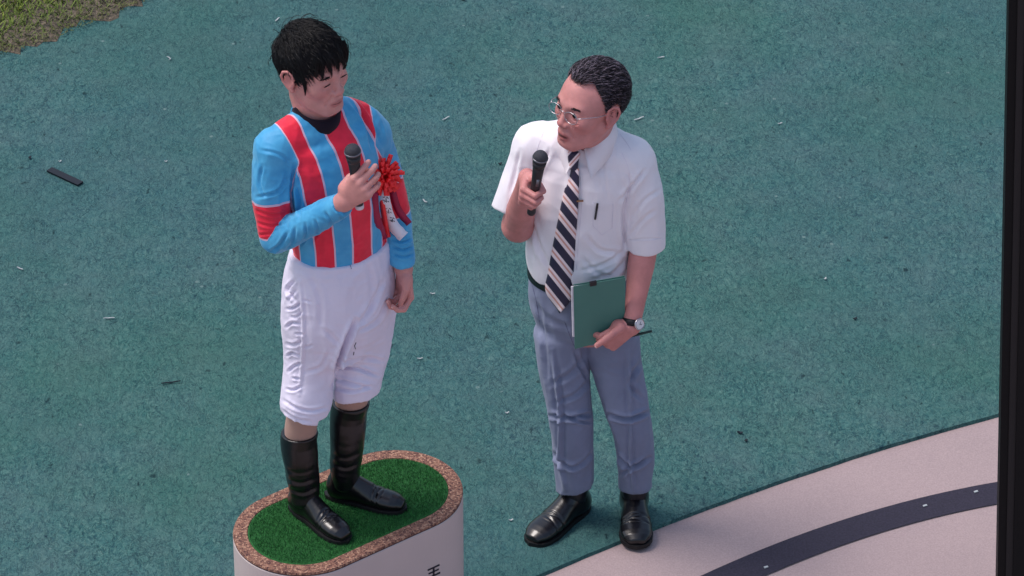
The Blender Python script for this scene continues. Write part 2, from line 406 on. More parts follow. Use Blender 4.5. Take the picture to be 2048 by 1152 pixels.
# --- grass corner with a soil fringe
gl = np.array([G(*q)[:2] for q in [(-260, 215), (-120, 165), (0, 108), (70, 88), (150, 58), (225, 26), (285, 2), (360, -30), (520, -90)]])
gp = resample(np.c_[gl, np.zeros(len(gl))], 90)[:, :2]
gd = nrm(gp[-1] - gp[0]); gn = A(-gd[1], gd[0])
M = NT('soil')
M.base(M.ramp(M.noise(60, 5, .7), [(.3, lin(40, 38, 36)), (.5, lin(84, 76, 62)), (.72, lin(136, 118, 104))])); M.set(Roughness=.95); M.bump(M.noise(90, 4), .8, .01); m_soil = M.m
off = (vnoise(np.c_[np.arange(90) * .5, np.zeros(90), np.zeros(90)], 5) - .5) * .09
V = []; Fc = []
for i, p in enumerate(gp):
    e = p - gn * (.0 + off[i]); V += [(e[0], e[1], .001), tuple(p + gn * .06) + (.012,), tuple(p + gn * 14) + (.012,)]
    if i: a = 3 * i; Fc += [(a - 3, a, a + 1, a - 2), (a - 2, a + 1, a + 2, a - 1)]
tag(mesh('soil_verge', V, Fc, m_soil, smooth=False), kind='structure')
M = NT('grass_blades')
M.base(M.ramp(M.attr('gv'), [(0, lin(84, 76, 44)), (.35, lin(88, 104, 36)), (.7, lin(112, 134, 38)), (1, lin(170, 172, 76))])); M.set(Roughness=.7); m_grass = M.m
V = []; Fc = []; gv = []
for k in range(24000):
    i = random.random() * 89; i0 = int(i); p = gp[i0] + (gp[min(i0 + 1, 89)] - gp[i0]) * (i - i0); dd = abs(random.gauss(0, .5)) if random.random() < .35 else random.random() ** .8 * 1.1
    q = p + gn * (dd - .02); sc = min(1, .35 + dd * 2.2); hgt = random.uniform(.02, .055) * sc; az = random.random() * 6.28; ln = random.uniform(.3, 1.1) * hgt
    d = A(math.cos(az), math.sin(az)); wv = A(-d[1], d[0]) * random.uniform(.0016, .003); b = len(V)
    V += [(*(q - wv), .01), (*(q + wv), .01), (*(q + d * ln * .4 + wv * .8), hgt * .7), (*(q + d * ln * .4 - wv * .8), hgt * .7), (*(q + d * ln), hgt)]
    Fc += [(b, b + 1, b + 2, b + 3), (b + 3, b + 2, b + 4)]; g = min(1, max(0, random.gauss(.55, .22))) * min(1, .25 + dd * 3); gv += [g] * 5
tag(mesh('grass', V, Fc, m_grass, smooth=False, attrs={'gv': gv}), kind='stuff')
# --- podium: rounded oblong block
PC = A(-.76, -.63); PA = math.radians(37); PL, PR, PH = .165, .206, .5
def stad(off, n=40):
    r = PR - off; o = []
    for s, a0 in ((1, -90), (-1, 90)):
        for k in range(n + 1):
            a = math.radians(a0 + 180 * k / n); o.append((s * PL + r * math.cos(a), r * math.sin(a)))
    c_, s_ = math.cos(PA), math.sin(PA); return [(PC[0] + x * c_ - y * s_, PC[1] + x * s_ + y * c_) for x, y in o]
pod = empty('podium', (PC[0], PC[1], 0))
tag(pod, 'cream oblong winner podium with green turf top and brown rim under the jockey', 'podium')
def rings(specs, cap=True):
    V = []; Fc = []; n = None
    for off, z in specs:
        s = stad(off); n = len(s); V += [(x, y, z) for x, y in s]
    for i in range(len(specs) - 1):
        for k in range(n): a = i * n + k; b = i * n + (k + 1) % n; Fc.append((a, b, b + n, a + n))
    if cap: Fc.append(tuple((len(specs) - 1) * n + k for k in range(n)))
    return V, Fc
m_pod = simple('cream_paint', lin(192, 176, 174), .55, var=.04, vs=4, bs=60, bump=.1, bd=.002)
V, Fc = rings([(.004, .0), (.0, .004), (.0, PH - .014), (.003, PH - .011), (.012, PH - .011)]); mesh('side_wall', V, Fc, m_pod, pod, smooth=False)
M = NT('brown_rubber_chip'); vo = M.n('ShaderNodeTexVoronoi'); vo.inputs['Scale'].default_value = 190; M.l(M.obj(), vo.inputs['Vector'])
sp = M.n('ShaderNodeSeparateColor'); M.l(vo.outputs['Color'], sp.inputs[0])
M.base(M.ramp(sp.outputs[0], [(0, lin(74, 44, 44)), (.3, lin(118, 80, 68)), (.7, lin(146, 104, 86)), (1, lin(180, 140, 116))])); M.set(Roughness=.9); M.bump(vo.outputs['Distance'], .8, .004); m_rub = M.m
m_edge = simple('dark_seam', lin(48, 30, 38), .8)
V, Fc = rings([(.0015, PH - .0112), (.0015, PH - .008)], False); V2, F2 = rings([(.001, PH - .008), (.0, PH - .005), (.002, PH), (.042, PH), (.044, PH - .004)], False)
mesh('seam', V, Fc, m_edge, pod, smooth=False); mesh('rim', V2, F2, m_rub, pod, smooth=False)
M = NT('green_artificial_turf'); n1 = M.noise(260, 3); n2 = M.noise(7, 3)
c = M.ramp(n1, [(.28, lin(8, 50, 22)), (.6, lin(26, 96, 38)), (.8, lin(54, 128, 60))]); M.base(M.mix(M.ramp(n2, [(.4, (0, 0, 0, 1)), (.7, (.4, .4, .4, 1))]), c, lin(20, 88, 26))); M.set(Roughness=.9); m_aturf = M.m
V, Fc = rings([(.043, PH - .01), (.044, PH - .002), (.047, PH)]); tp = mesh('turf_top', V, Fc, m_aturf, pod, smooth=False)
# pile of the turf top: short upright fibres
V = []; Fc = []; gv = []; c_, s_ = math.cos(PA), math.sin(PA)
while len(V) < 3 * 26000:
    x = random.uniform(-PL - PR, PL + PR); y = random.uniform(-PR, PR); r = PR - .048
    if math.hypot(max(abs(x) - PL, 0), y) > r: continue
    q = A(PC[0] + x * c_ - y * s_, PC[1] + x * s_ + y * c_); az = random.random() * 6.28; d = A(math.cos(az), math.sin(az)); b = len(V); hh = random.uniform(.004, .009); t = d * random.uniform(0, .005)
    V += [(*(q - A(-d[1], d[0]) * .0009), PH - .001), (*(q + A(-d[1], d[0]) * .0009), PH - .001), (*(q + t), PH + hh)]; Fc.append((b, b + 1, b + 2)); g = random.random(); gv += [g] * 3
M = NT('turf_pile'); M.base(M.ramp(M.attr('gv'), [(0, lin(10, 58, 24)), (.6, lin(28, 100, 40)), (1, lin(60, 140, 66))])); M.set(Roughness=.8); m_pile = M.m
tag(mesh('turf_pile', V, Fc, m_pile, pod, smooth=False, attrs={'gv': gv}), kind='stuff')
# painted character on the side wall (only its top shows in the frame)
m_black = simple('black_paint', lin(28, 24, 40), .6)
la = nrm(A(math.cos(PA), math.sin(PA), 0)); ln_ = nrm(A(math.sin(PA), -math.cos(PA), 0))
tb = bvh(np.array(rings([(0, 0), (0, PH)], False)[0]), rings([(0, 0), (0, PH)], False)[1])
wc = onto(tb, 867, 1137, 0)
bars = []
for (du, dz, hu, hz) in [(0, 0, .0215, .0026), (0, -.0150, .0185, .0024), (0, -.0300, .0235, .0027), (0, -.015, .0030, .0125)]:
    cc = wc + la * du + A(0, 0, dz + .004); bars.append(boxmesh(cc + ln_ * .0005, la * hu, ln_ * .0012, A(0, 0, hz)))
V, Fc = merge(bars); mesh('lettering', V, Fc, m_black, pod, smooth=False)
# --- bits lying on the teal surface
m_strip = simple('black_strip', lin(16, 20, 30), .5); m_scrap = simple('pale_scrap', lin(168, 172, 174), .8); m_dark = simple('dark_scrap', lin(14, 26, 38), .8)
def scrap(name, px, py, ln, wd, ang, mat, label, cat, group=None, bend=0.0, th=.0025):
    ln *= .85; c = G(px, py, 0); d = A(math.cos(ang), math.sin(ang), 0); s = A(-d[1], d[0], 0); V = []; Fc = []; n = 7
    for i in range(n):
        t = i / (n - 1) * 2 - 1; w_ = wd * .5 if name == 'black_strip' else wd * (1 - .35 * t * t) * random.uniform(.8, 1.15) * .5; q = c + d * t * ln * .5 + s * bend * ln * (1 - t * t); zz = .003 + .004 * abs(t) * (1 if name != 'black_strip' else 0)
        V += [q + s * w_ + A(0, 0, zz), q - s * w_ + A(0, 0, zz), q - s * w_ + A(0, 0, zz + th), q + s * w_ + A(0, 0, zz + th)]
        if i:
            a = 4 * i - 4; Fc += [(a, a + 1, a + 5, a + 4), (a + 1, a + 2, a + 6, a + 5), (a + 2, a + 3, a + 7, a + 6), (a + 3, a, a + 4, a + 7)]
    Fc += [(3, 2, 1, 0), (4 * n - 4, 4 * n - 3, 4 * n - 2, 4 * n - 1)]
    o = rootmesh(name, V, Fc, mat, (c[0], c[1], 0), smooth=False); tag(o, label, cat, group); return o
bs_ = G(93, 340); be_ = G(166, 374); scrap('black_strip', 130, 356, np.linalg.norm(be_ - bs_), .028, math.atan2(*(be_ - bs_)[[1, 0]]), m_strip, 'black flat strip lying on the teal surface left of the jockey', 'strip', th=.006)
for px, py, ln, ang, bend, what in [
    (555, 42, .035, 1.1, .1, 'white fleck just behind the jockey hair'), (336, 120, .03, -1.2, .35, 'curled white fibre on the teal surface up left of the jockey'),
    (892, 240, .04, .8, .1, 'pale sliver on the ground between the two men at shoulder height'), (850, 405, .028, -.9, 0, 'white sliver right of the red rosette'),
    (332, 325, .012, 0, 0, 'white speck right of the black strip'), (120, 325, .012, .4, 0, 'white speck just above the black strip'),
    (865, 590, .022, -.1, .1, 'white sliver right of the jockey lowered hand'), (1014, 828, .016, .2, 0, 'round white speck left of the grey trousers'),
    (1322, 118, .03, .3, .2, 'pale curl right of the older man hair'), (1278, 240, .05, .6, .05, 'long pale fibre beside the white shirt collar'),
   
    (218, 640, .045, .1, .15, 'faint pale fibre left of the white breeches'),
    (1022, 1043, .016, .3, .1, 'pale speck left of the black shoe toe'), (40, 540, .03, -.6, .1, 'pale sliver at the far left of the teal surface'),
    (1560, 250, .02, .4, .2, 'pale fleck on the open teal ground upper right'),
    (840, 720, .022, .15, .1, 'pale sliver right of the white breeches'), (1650, 560, .014, .9, 0, 'pale speck on the open teal ground at right')]:
    scrap('white_scrap', px, py, ln, .0045 + .1 * (ln < .02) * ln, ang, m_scrap, what, 'scrap', 'pale scraps lying on the teal surface', bend, .002)
for px, py, ln, ang, what in [(925, 1, .03, -.5, 'dark chip at the top edge behind the men'), (1480, 868, .022, -.3, 'dark chip on the teal ground near the pale path'), (1492, 884, .014, 1, 'small dark chip below a larger one near the pale path'),
    (1000, 330, .014, .4, 'dark speck left of the white shirt sleeve'), (60, 318, .016, 1.2, 'dark speck far left above the black strip'), (1710, 640, .016, .5, 'dark chip on the open teal ground at right'), (342, 768, .075, .22, 'long thin dark fibre on the teal ground left of the knees')]:
    scrap('dark_chip', px, py, ln, .009 if ln < .05 else .005, ang, m_dark, what, 'chip', 'dark chips lying on the teal surface', .05)
for px, py in [(1850, 1012), (1952, 984), (1532, 1135)]:
    c = G(px, py, -.008); V, Fc = boxmesh(c + A(0, 0, .002), A(.006, .003, 0), A(-.0015, .0035, 0), A(0, 0, .0012)); o = rootmesh('paper_fleck', V, Fc, m_scrap, (c[0], c[1], -.008), smooth=False)
    tag(o, {1850: 'largest pale fleck on the dark curved band', 1952: 'pale fleck on the dark band nearest the black frame', 1532: 'pale fleck on the lower left end of the dark band', 1942: 'tiny fleck on the lower edge of the dark band'}[px], 'fleck', 'pale flecks on the dark band')
# --- tall black frame standing at the right
m_bez = simple('matt_black_frame', lin(5, 6, 10), .6, var=.1, spec=.2); m_bez2 = simple('grey_black_lip', lin(12, 12, 17), .6)
fy = -.75; p0 = P(1992, 1310, fy); p1 = P(2020, -120, fy); p0 = p0 + (p0 - p1) * (p0[2] / (p1[2] - p0[2])); up_ = p1 - p0
bz = empty('television', (p0[0] + .2, fy, 0)); tag(bz, 'matt black edge of a television at the far right of the picture', 'television')
V, Fc = boxmesh(p0 + up_ * .5 + A(.012, .03, 0), A(.012, 0, 0), A(0, .03, 0), up_ * .5); mesh('inner_lip', V, Fc, m_bez, bz, smooth=False)
V, Fc = boxmesh(p0 + up_ * .5 + A(.034, .025, 0), A(.010, 0, 0), A(0, .03, 0), up_ * .5); mesh('raised_bead', V, Fc, m_bez2, bz, smooth=False)
V, Fc = boxmesh(p0 + up_ * .5 + A(.2445, .03, 0), A(.20, 0, 0), A(0, .04, 0), up_ * .5); mesh('side_panel', V, Fc, m_bez, bz, smooth=False)
# ================================================================ figures: shared builders
class Head:
    """local frame: x = person's left, y = face forward, z = up; origin between the ears"""
    def __init__(s, org, yaw, pitch, roll, sc=1.04):
        # yaw: facing direction angle measured from -y towards +x (degrees); pitch up; roll to person's left
        y_ = math.radians(yaw); f = A(math.sin(y_), -math.cos(y_), 0); l = A(math.cos(y_), math.sin(y_), 0); u = A(0, 0, 1)
        p_ = math.radians(pitch); f, u = f * math.cos(p_) + u * math.sin(p_), u * math.cos(p_) - f * math.sin(p_)
        r_ = math.radians(roll); l, u = l * math.cos(r_) - u * math.sin(r_), u * math.cos(r_) + l * math.sin(r_)
        s.R = np.stack([l, f, u]) * sc; s.o = A(*org); s.sc = sc
    def w(s, p): return np.asarray(p, float) @ s.R + s.o
    def l(s, p): return (np.asarray(p, float) - s.o) @ s.R.T / s.sc**2
def head_field(H, neck_w, neck_r, style):
    F = Fld((-.105, -.14, -.24), (.105, .14, .14), .0022)
    nl = H.l(neck_w)
    F.ell((0, -.012, .032), (.074, .093, .084))
    F.ell((0, .028, -.002), (.064, .058, .082), k=.03)
    jw = style.get('jaw', 1)
    F.ell((0, .026, -.064), (.053 * jw, .050, .048), k=.03)
    F.ell((0, .062, -.098), (.024, .022, .017), k=.028)
    for sx in (-1, 1):
        F.ell((sx * .040, .056, -.024), (.024 * jw, .022, .020), k=.022)
        F.chain([(sx * .058, .0, -.045), (sx * .047 * jw, .03, -.082), (sx * .02, .06, -.100)], [.014, .013, .013], k=.025)
    F.ell((0, .068, -.060), (.028, .024, .028), k=.02)
    F.chain([(-.040, .068, .018), (-.016, .080, .017), (0, .082, .013), (.016, .080, .017), (.040, .068, .018)], [.008, .009, .008, .009, .008], k=.016)
    for sx in (-1, 1):
        F.ell((sx * .031, .101, .0), (.018, .017, .011), k=.016, sub=True)
        F.ell((sx * .031, .0725, 0), (.0165, .0135, .0125), k=.004)
    F.chain([(0, .080, .008), (0, .089, -.012), (0, .097, -.031)], [.0065, .0072, .0092], k=.012)
    F.ell((0, .0975, -.035), (.0110, .0095, .009), k=.006)
    for sx in (-1, 1):
        F.ell((sx * .0135, .090, -.038), (.0072, .009, .0072), k=.006)
        F.ell((sx * .0065, .095, -.046), (.0035, .005, .003), k=.002, sub=True)
        F.chain([(sx * .018, .088, -.045), (sx * .028, .080, -.060), (sx * .031, .074, -.072)], [.0025, .003, .002], k=.007, sub=True)
    F.ell((0, .101, -.056), (.0035, .006, .009), k=.005, sub=True)
    op = style.get('mouth', 0)
    F.chain([(-.023, .078, -.069), (-.008, .0895, -.0655), (0, .0885, -.0665), (.008, .0895, -.0655), (.023, .078, -.069)], [.003, .0052, .0048, .0052, .003], k=.004)
    F.chain([(-.019, .079, -.074 - op), (0, .0875, -.0775 - op), (.019, .079, -.074 - op)], [.003, .0062, .003], k=.005)
    F.chain([(-.022, .0865, -.0705 - op * .5), (0, .0965, -.0715 - op * .5), (.022, .0865, -.0705 - op * .5)], [.0012, .0014 + op * .6, .0012], k=.002, sub=True)
    F.ell((0, .094, -.087 - op), (.015, .008, .0045), k=.007, sub=True)
    for sx in (-1, 1):
        F.ell((sx * .0790, -.010, -.004), (.0075, .018, .030), k=.006)
        F.ell((sx * .0885, -.006, .0), (.008, .012, .021), k=.003, sub=True)
        F.chain([(sx * .078, .008, .004), (sx * .083, .006, .020), (sx * .087, -.006, .029), (sx * .091, -.020, .025), (sx * .092, -.027, .010), (sx * .089, -.024, -.008), (sx * .083, -.012, -.025), (sx * .079, -.002, -.034)], [.0035, .0036, .0038, .0038, .0036, .0034, .0052, .0060], k=.003)
        F.ell((sx * .080, .006, -.008), (.0045, .004, .006), k=.003)
        # eye opening under the upper lid
        zc, oh = style['lid']
        F.ell((sx * .0312, .0865, zc), (.0132, .0085, oh), k=.0015, sub=True)
        F.chain([(sx * .020, .087, zc + oh + .0030), (sx * .031, .0905, zc + oh + .0052), (sx * .043, .083, zc + oh + .0032)], [.0006, .0010, .0006], k=.0025, sub=True)
        F.chain([(sx * .022, .086, -.0115), (sx * .031, .086, -.0150), (sx * .042, .080, -.0130)], [.0008, .0014, .0008], k=.005, sub=True)
    F.chain([(0, -.022, -.045), (0, -.025, -.09), nl], [.056, neck_r, neck_r * 1.08], k=.03)
    V, Q = F.mesh(); V = smooth(V, Q, 1, .4)
    lip = np.zeros(len(V)); x, y, z = V.T
    lip = np.clip(1.3 - np.sqrt((x / .023) ** 2 + ((z + .0715 + op * .5) / (.0105 + op * .5)) ** 2 + ((y - .087) / .02) ** 2), 0, 1) * 1.6
    lip = np.clip(lip, 0, .55)
    fl = np.clip(1 - np.sqrt(((np.abs(x) - .042) / .028) ** 2 + ((z + .03) / .028) ** 2), 0, 1) * .45 * (y > .02) + np.clip(1 - np.sqrt((x / .016) ** 2 + ((z + .035) / .02) ** 2), 0, 1) * .5 * (y > .08) + .35 * (np.abs(x) > .074) * (np.abs(z) < .04)
    st = style.get('stub_gap_shade', .1) * np.clip(1 - np.sqrt((x / .05) ** 2 + ((z + .095) / .03) ** 2), 0, 1)
    slit = np.exp(-((z + .0708 + op * .5) / (.0016 + op * .55)) ** 2) * np.clip(1.25 - (x / .0215) ** 2, 0, 1) * (y > .07); st = np.maximum(st, np.clip(slit * 1.3, 0, 1))  # shade of the mouth opening, painted dark along the lip line
    ns = np.exp(-(((np.abs(x) - .0065) / .004) ** 2 + ((z + .0445) / .003) ** 2)) * (y > .085); st = np.maximum(st, ns)  # shade inside the nostrils, painted as dark spots
    return H.w(V), Q, dict(lip=lip, flush=np.clip(fl, 0, 1), stub_gap_shade=st)
EC, ER = A(0, -.012, .032), A(.0765, .096, .0875)      # scalp ellipsoid
def strands(paths, wd, taper=.25):
    """paths: (N,K,3); each a 3-sided tapered tube"""
    N, K, _ = paths.shape; t = np.gradient(paths, axis=1); t /= np.linalg.norm(t, axis=2, keepdims=True) + 1e-9
    ref = A(.3, .5, .81); u = np.cross(t, ref); u /= np.linalg.norm(u, axis=2, keepdims=True) + 1e-9; v = np.cross(t, u)
    prof = np.interp(np.linspace(0, 1, K), [0, .15, .7, 1], [.6, 1, .85, taper]); w_ = wd[:, None] * prof[None]
    V = np.stack([paths + w_[..., None] * (math.cos(a) * u + math.sin(a) * v) for a in (0, 2.094, 4.189)], 2).reshape(-1, 3)
    base = np.arange(N)[:, None, None] * K * 3 + np.arange(K - 1)[None, :, None] * 3; k = np.arange(3)[None, None]
    Q = np.stack([base + k, base + (k + 1) % 3, base + 3 + (k + 1) % 3, base + 3 + k], -1).reshape(-1, 4)
    return V, Q
def hair(H, st, mat, parent, seed=1):
    R = np.random.RandomState(seed); N = st['n']; K = st.get('K', 8); roots = []
    az_k, z_k = st['line']
    while len(roots) < N:
        d = R.normal(size=(4000, 3)); d /= np.linalg.norm(d, axis=1, keepdims=True); p = EC + d * ER
        az = np.abs(np.arctan2(p[:, 0], p[:, 1] + .01)); zm = np.interp(az, az_k, z_k) + R.normal(size=4000) * .003
        p = p[p[:, 2] > zm]; roots += list(p)
    roots = np.array(roots[:N]); L = R.uniform(*st['len'], size=N); az = np.abs(np.arctan2(roots[:, 0], roots[:, 1])); fr = np.clip(1.1 - az, 0, 1)
    L = L * (1 - st.get('side_short', .3) * np.clip((az - .9) / .5, 0, 1) * (roots[:, 2] < .07)) * (1 + st.get('fringe', 0) * fr)
    L = L * np.where((az > 1.3) & (az < 2.05) & (roots[:, 2] < .075), .5, 1); lift = (R.uniform(.2, 1, N) + (R.uniform(size=N) < st.get('stray', .0)) * R.uniform(.4, 1.6, N)) * st['lift'] * np.interp(roots[:, 2], [-.06, .03, .11], [.25, .7, 1]); crown = A(*st['crown'])
    p = roots.copy(); path = [p.copy()]; jit = R.normal(size=(N, 3)) * st['jit']
    cl = np.stack([vnoise(roots * 55, 11) - .5, vnoise(roots * 55, 12) - .5, vnoise(roots * 55, 13) - .5], 1) * st['clump']
    g = A(*st.get('sweep', (0, 0, 0)))
    for i in range(1, K):
        t = i / (K - 1); nn = (p - EC) / ER**2; nn /= np.linalg.norm(nn, axis=1, keepdims=True)
        f = (p - crown); f /= np.linalg.norm(f, axis=1, keepdims=True) + 1e-6
        f = f + g + jit + cl + A(0, 0, -.35 - t * st.get('grav', .5)); f -= nn * (f * nn).sum(1, keepdims=True) * .92
        f /= np.linalg.norm(f, axis=1, keepdims=True); p = p + f * (L / (K - 1))[:, None]
        rho = np.linalg.norm((p - EC) / ER, axis=1); target = 1 + (lift * math.sin(t * math.pi * st.get('lp', .72)) + .0015) / .085
        below = p[:, 2] < EC[2]                        # below the brim hair hangs straight down
        rr = np.where(below & (np.abs(p[:, 1]) > .0), np.maximum(rho, target), target); p = EC + (p - EC) * (rr / rho)[:, None]
        path.append(p.copy())
    paths = np.stack(path, 1)
    V, Q = strands(paths, R.uniform(*st['wid'], size=N)); gcol = np.repeat(np.clip(st['grey'](roots, R.uniform(size=N)), 0, 1), K * 3)
    # scalp cap below the strands
    F = Fld((-.1, -.13, -.1), (.1, .12, .14), .003); F.ell(EC, ER + .0045)
    CV, CQ = F.mesh(); azc = np.abs(np.arctan2(CV[:, 0], CV[:, 1] + .01)); keep = CV[:, 2] > np.interp(azc, az_k, z_k) + .004
    CQ = CQ[keep[CQ].all(1)]
    V = np.vstack([V, CV]); Q = np.vstack([Q, CQ + len(V) - len(CV)]); gcol = np.r_[gcol, np.zeros(len(CV))]
    return mesh('hair', H.w(V), Q, mat, parent, attrs={'grey': gcol})
def hair_mat(name, dark, grey, rough=.45):
    M = NT(name); M.base(M.ramp(M.attr('grey'), [(0, dark), (1, grey)])); M.set(Roughness=rough); M.b.inputs['Specular IOR Level'].default_value = .35; return M.m
m_eye = simple('eye_white', lin(188, 176, 180), .2, bump=0); m_iris = simple('dark_iris', lin(26, 16, 16), .15, bump=0)
def locks(H, lst, mat, parent, n=34, sd=5, wd=(.0006, .0011)):
    R = np.random.RandomState(sd); out = []
    for r0, r1, spread in lst:
        r0, r1 = A(*r0), A(*r1)
        for _ in range(n):
            a = r0 + R.normal(size=3) * spread * A(1, .5, .5); b = r1 + R.normal(size=3) * A(.0018, .0008, .004); m = (a + b) / 2 + A(0, .012, .006) + R.normal(size=3) * .0015
            out.append([(1 - t) ** 2 * a + 2 * t * (1 - t) * m + t * t * b for t in np.linspace(0, 1, 8)])
    out = np.array(out); V, Q = strands(out, R.uniform(*wd, size=len(out)), .1); o = mesh('hair_lock', H.w(V), Q, mat, parent, attrs={'grey': np.zeros(len(V))}); return o
def eye(H, sx, look, parent, y=.0752):
    c = A(sx * .0312, y, 0); V, Fc = lathe(c, nrm(look), [(-.0112 * math.cos(a), max(.0112 * math.sin(a), 1e-4)) for a in np.linspace(0, math.pi, 17)], 20)
    V = np.array(V); d = ((V - c) @ nrm(look)) / .0112; mi = [1 if np.mean([d[i] for i in f]) > .74 else 0 for f in Fc]
    mesh('eye', H.w(V), Fc, [m_eye, m_iris], parent, mi=mi)
def brow(H, sx, z, arch, parent, mat, n=110, th=1.0, sd=3):
    R = np.random.RandomState(sd); ps = []
    for i in range(n):
        t = R.uniform(); x = .012 + t * .034; zz = z + arch * math.sin(t * 2.2) + R.normal() * .0019 * th; y = .0895 - (x - .012) ** 2 * 9
        d = A(.9, -.35, .35 * (1 - t) - .15) * R.uniform(.005, .009); b = A(x, y, zz); ps.append([b + d * q + A(0, .0015 * math.sin(q * 3), 0) for q in np.linspace(0, 1, 4)])
    ps = np.array(ps); ps[..., 0] *= sx; V, Q = strands(ps, np.full(n, .0008 * th)); mesh('eyebrow', H.w(V), Q, mat, parent, attrs={'grey': np.zeros(len(V))})
def lash(H, sx, zc, oh, parent, mat, w_=.0012):
    x = np.linspace(-.0125, .0125, 9); P_ = [(sx * .0312 + q, .0862 - 12 * q * q, zc + oh * math.sqrt(max(0, 1 - (q / .0135) ** 2)) * .9 - .0002) for q in x]
    V, Q = tubemesh(P_, [.0004, w_ * .8, w_, w_, w_, w_, w_, w_ * .8, .0004], 6); mesh('eyelash', H.w(V), Q, mat, parent, attrs={'grey': np.zeros(len(V))})
FL = dict(index=(.043, .026, .022), middle=(.047, .029, .023), ring=(.043, .027, .022), little=(.034, .020, .019))
def hand_into(F, W, d, n, s, curls, spread=(.10, .03, -.04, -.12), thumb=None, sc=1.0, k=.006):
    """W wrist, d towards the knuckles, n out of the palm, s towards the thumb"""
    d = nrm(d); n = nrm(n - d * (np.asarray(n) @ d)); s = nrm(np.asarray(s) - d * (np.asarray(s) @ d) - n * (np.asarray(s) @ n)); W = A(*W)
    offs = [(.030, .090), (.010, .094), (-.011, .089), (-.030, .081)]; out = {}
    F.tube([W - d * .01, W + d * .03, W + d * .065, W + d * .085], A(.026, .034, .040, .040) * sc, A(.019, .017, .0145, .012) * sc, s, n=8, k=.012)
    for i, (nm, (so, do)) in enumerate(zip(('index', 'middle', 'ring', 'little'), offs)):
        kp = W + sc * (d * do + s * so - n * .001); F.chain([W + sc * (d * .03 + s * so * .5), kp], A(.0115, .0103) * sc, k=.010)
        ang = 0; p = kp; pts = [kp]; dd = nrm(d + s * spread[i])
        for L, c in zip(FL[nm], curls[i]):
            ang += math.radians(c); p = p + sc * L * (dd * math.cos(ang) + n * math.sin(ang)); pts.append(p)
        r = A(.0102, .0092, .0083, .0068) * (.9 if nm == 'little' else 1) * sc
        G_ = Fld(np.min(pts, 0) - .016, np.max(pts, 0) + .016, F.h); G_.chain(pts, r)
        # union finger chains hard against each other so that they stay separate
        F.chain(pts[:2], r[:2], k=.004); F.chain(pts[1:], r[1:], k=.0012); out[nm] = pts
    tb = [W + sc * (d * q[0] + s * q[1] + n * q[2]) for q in thumb]
    F.chain(tb, A(.0150, .0125, .0105, .0082)[:len(tb)] * sc, k=.007); F.ell(W + sc * (d * .032 + s * .022 + n * .010), (.020 * sc,) * 3, k=.014); out['thumb'] = tb
    return out
m_nail = simple('fingernail', lin(226, 176, 170), .3, spec=.5, bump=0)
def nails(parent, out, d, n, sc=1.0, which=('index', 'middle', 'ring', 'little')):
    for nm in which:
        p2, p3 = out[nm][-2], out[nm][-1]; t = nrm(p3 - p2); a, b = t @ d, t @ n; o = nrm(d * b - n * a); w_ = np.cross(t, o); r = .0068 * sc; c = p3 + o * (r * .80) - t * .001; V = []
        for i in range(5):
            for j in range(7):
                x = (j / 6 * 2 - 1); y = i / 4 * 2 - 1; k = math.sqrt(max(0, 1 - .35 * y * y * (y > 0))); V.append(c + w_ * x * .0052 * k * sc + t * y * .0058 * sc - o * (x * x * .0030 + (y > .5) * .0012) + o * .0014)
        Fc = [(i * 7 + j, i * 7 + j + 1, i * 7 + j + 8, i * 7 + j + 7) for i in range(4) for j in range(6)]
        mesh('fingernail', V, Fc, m_nail, parent)
def bbox(pts, pad): pts = np.array(pts); return pts.min(0) - pad, pts.max(0) + pad
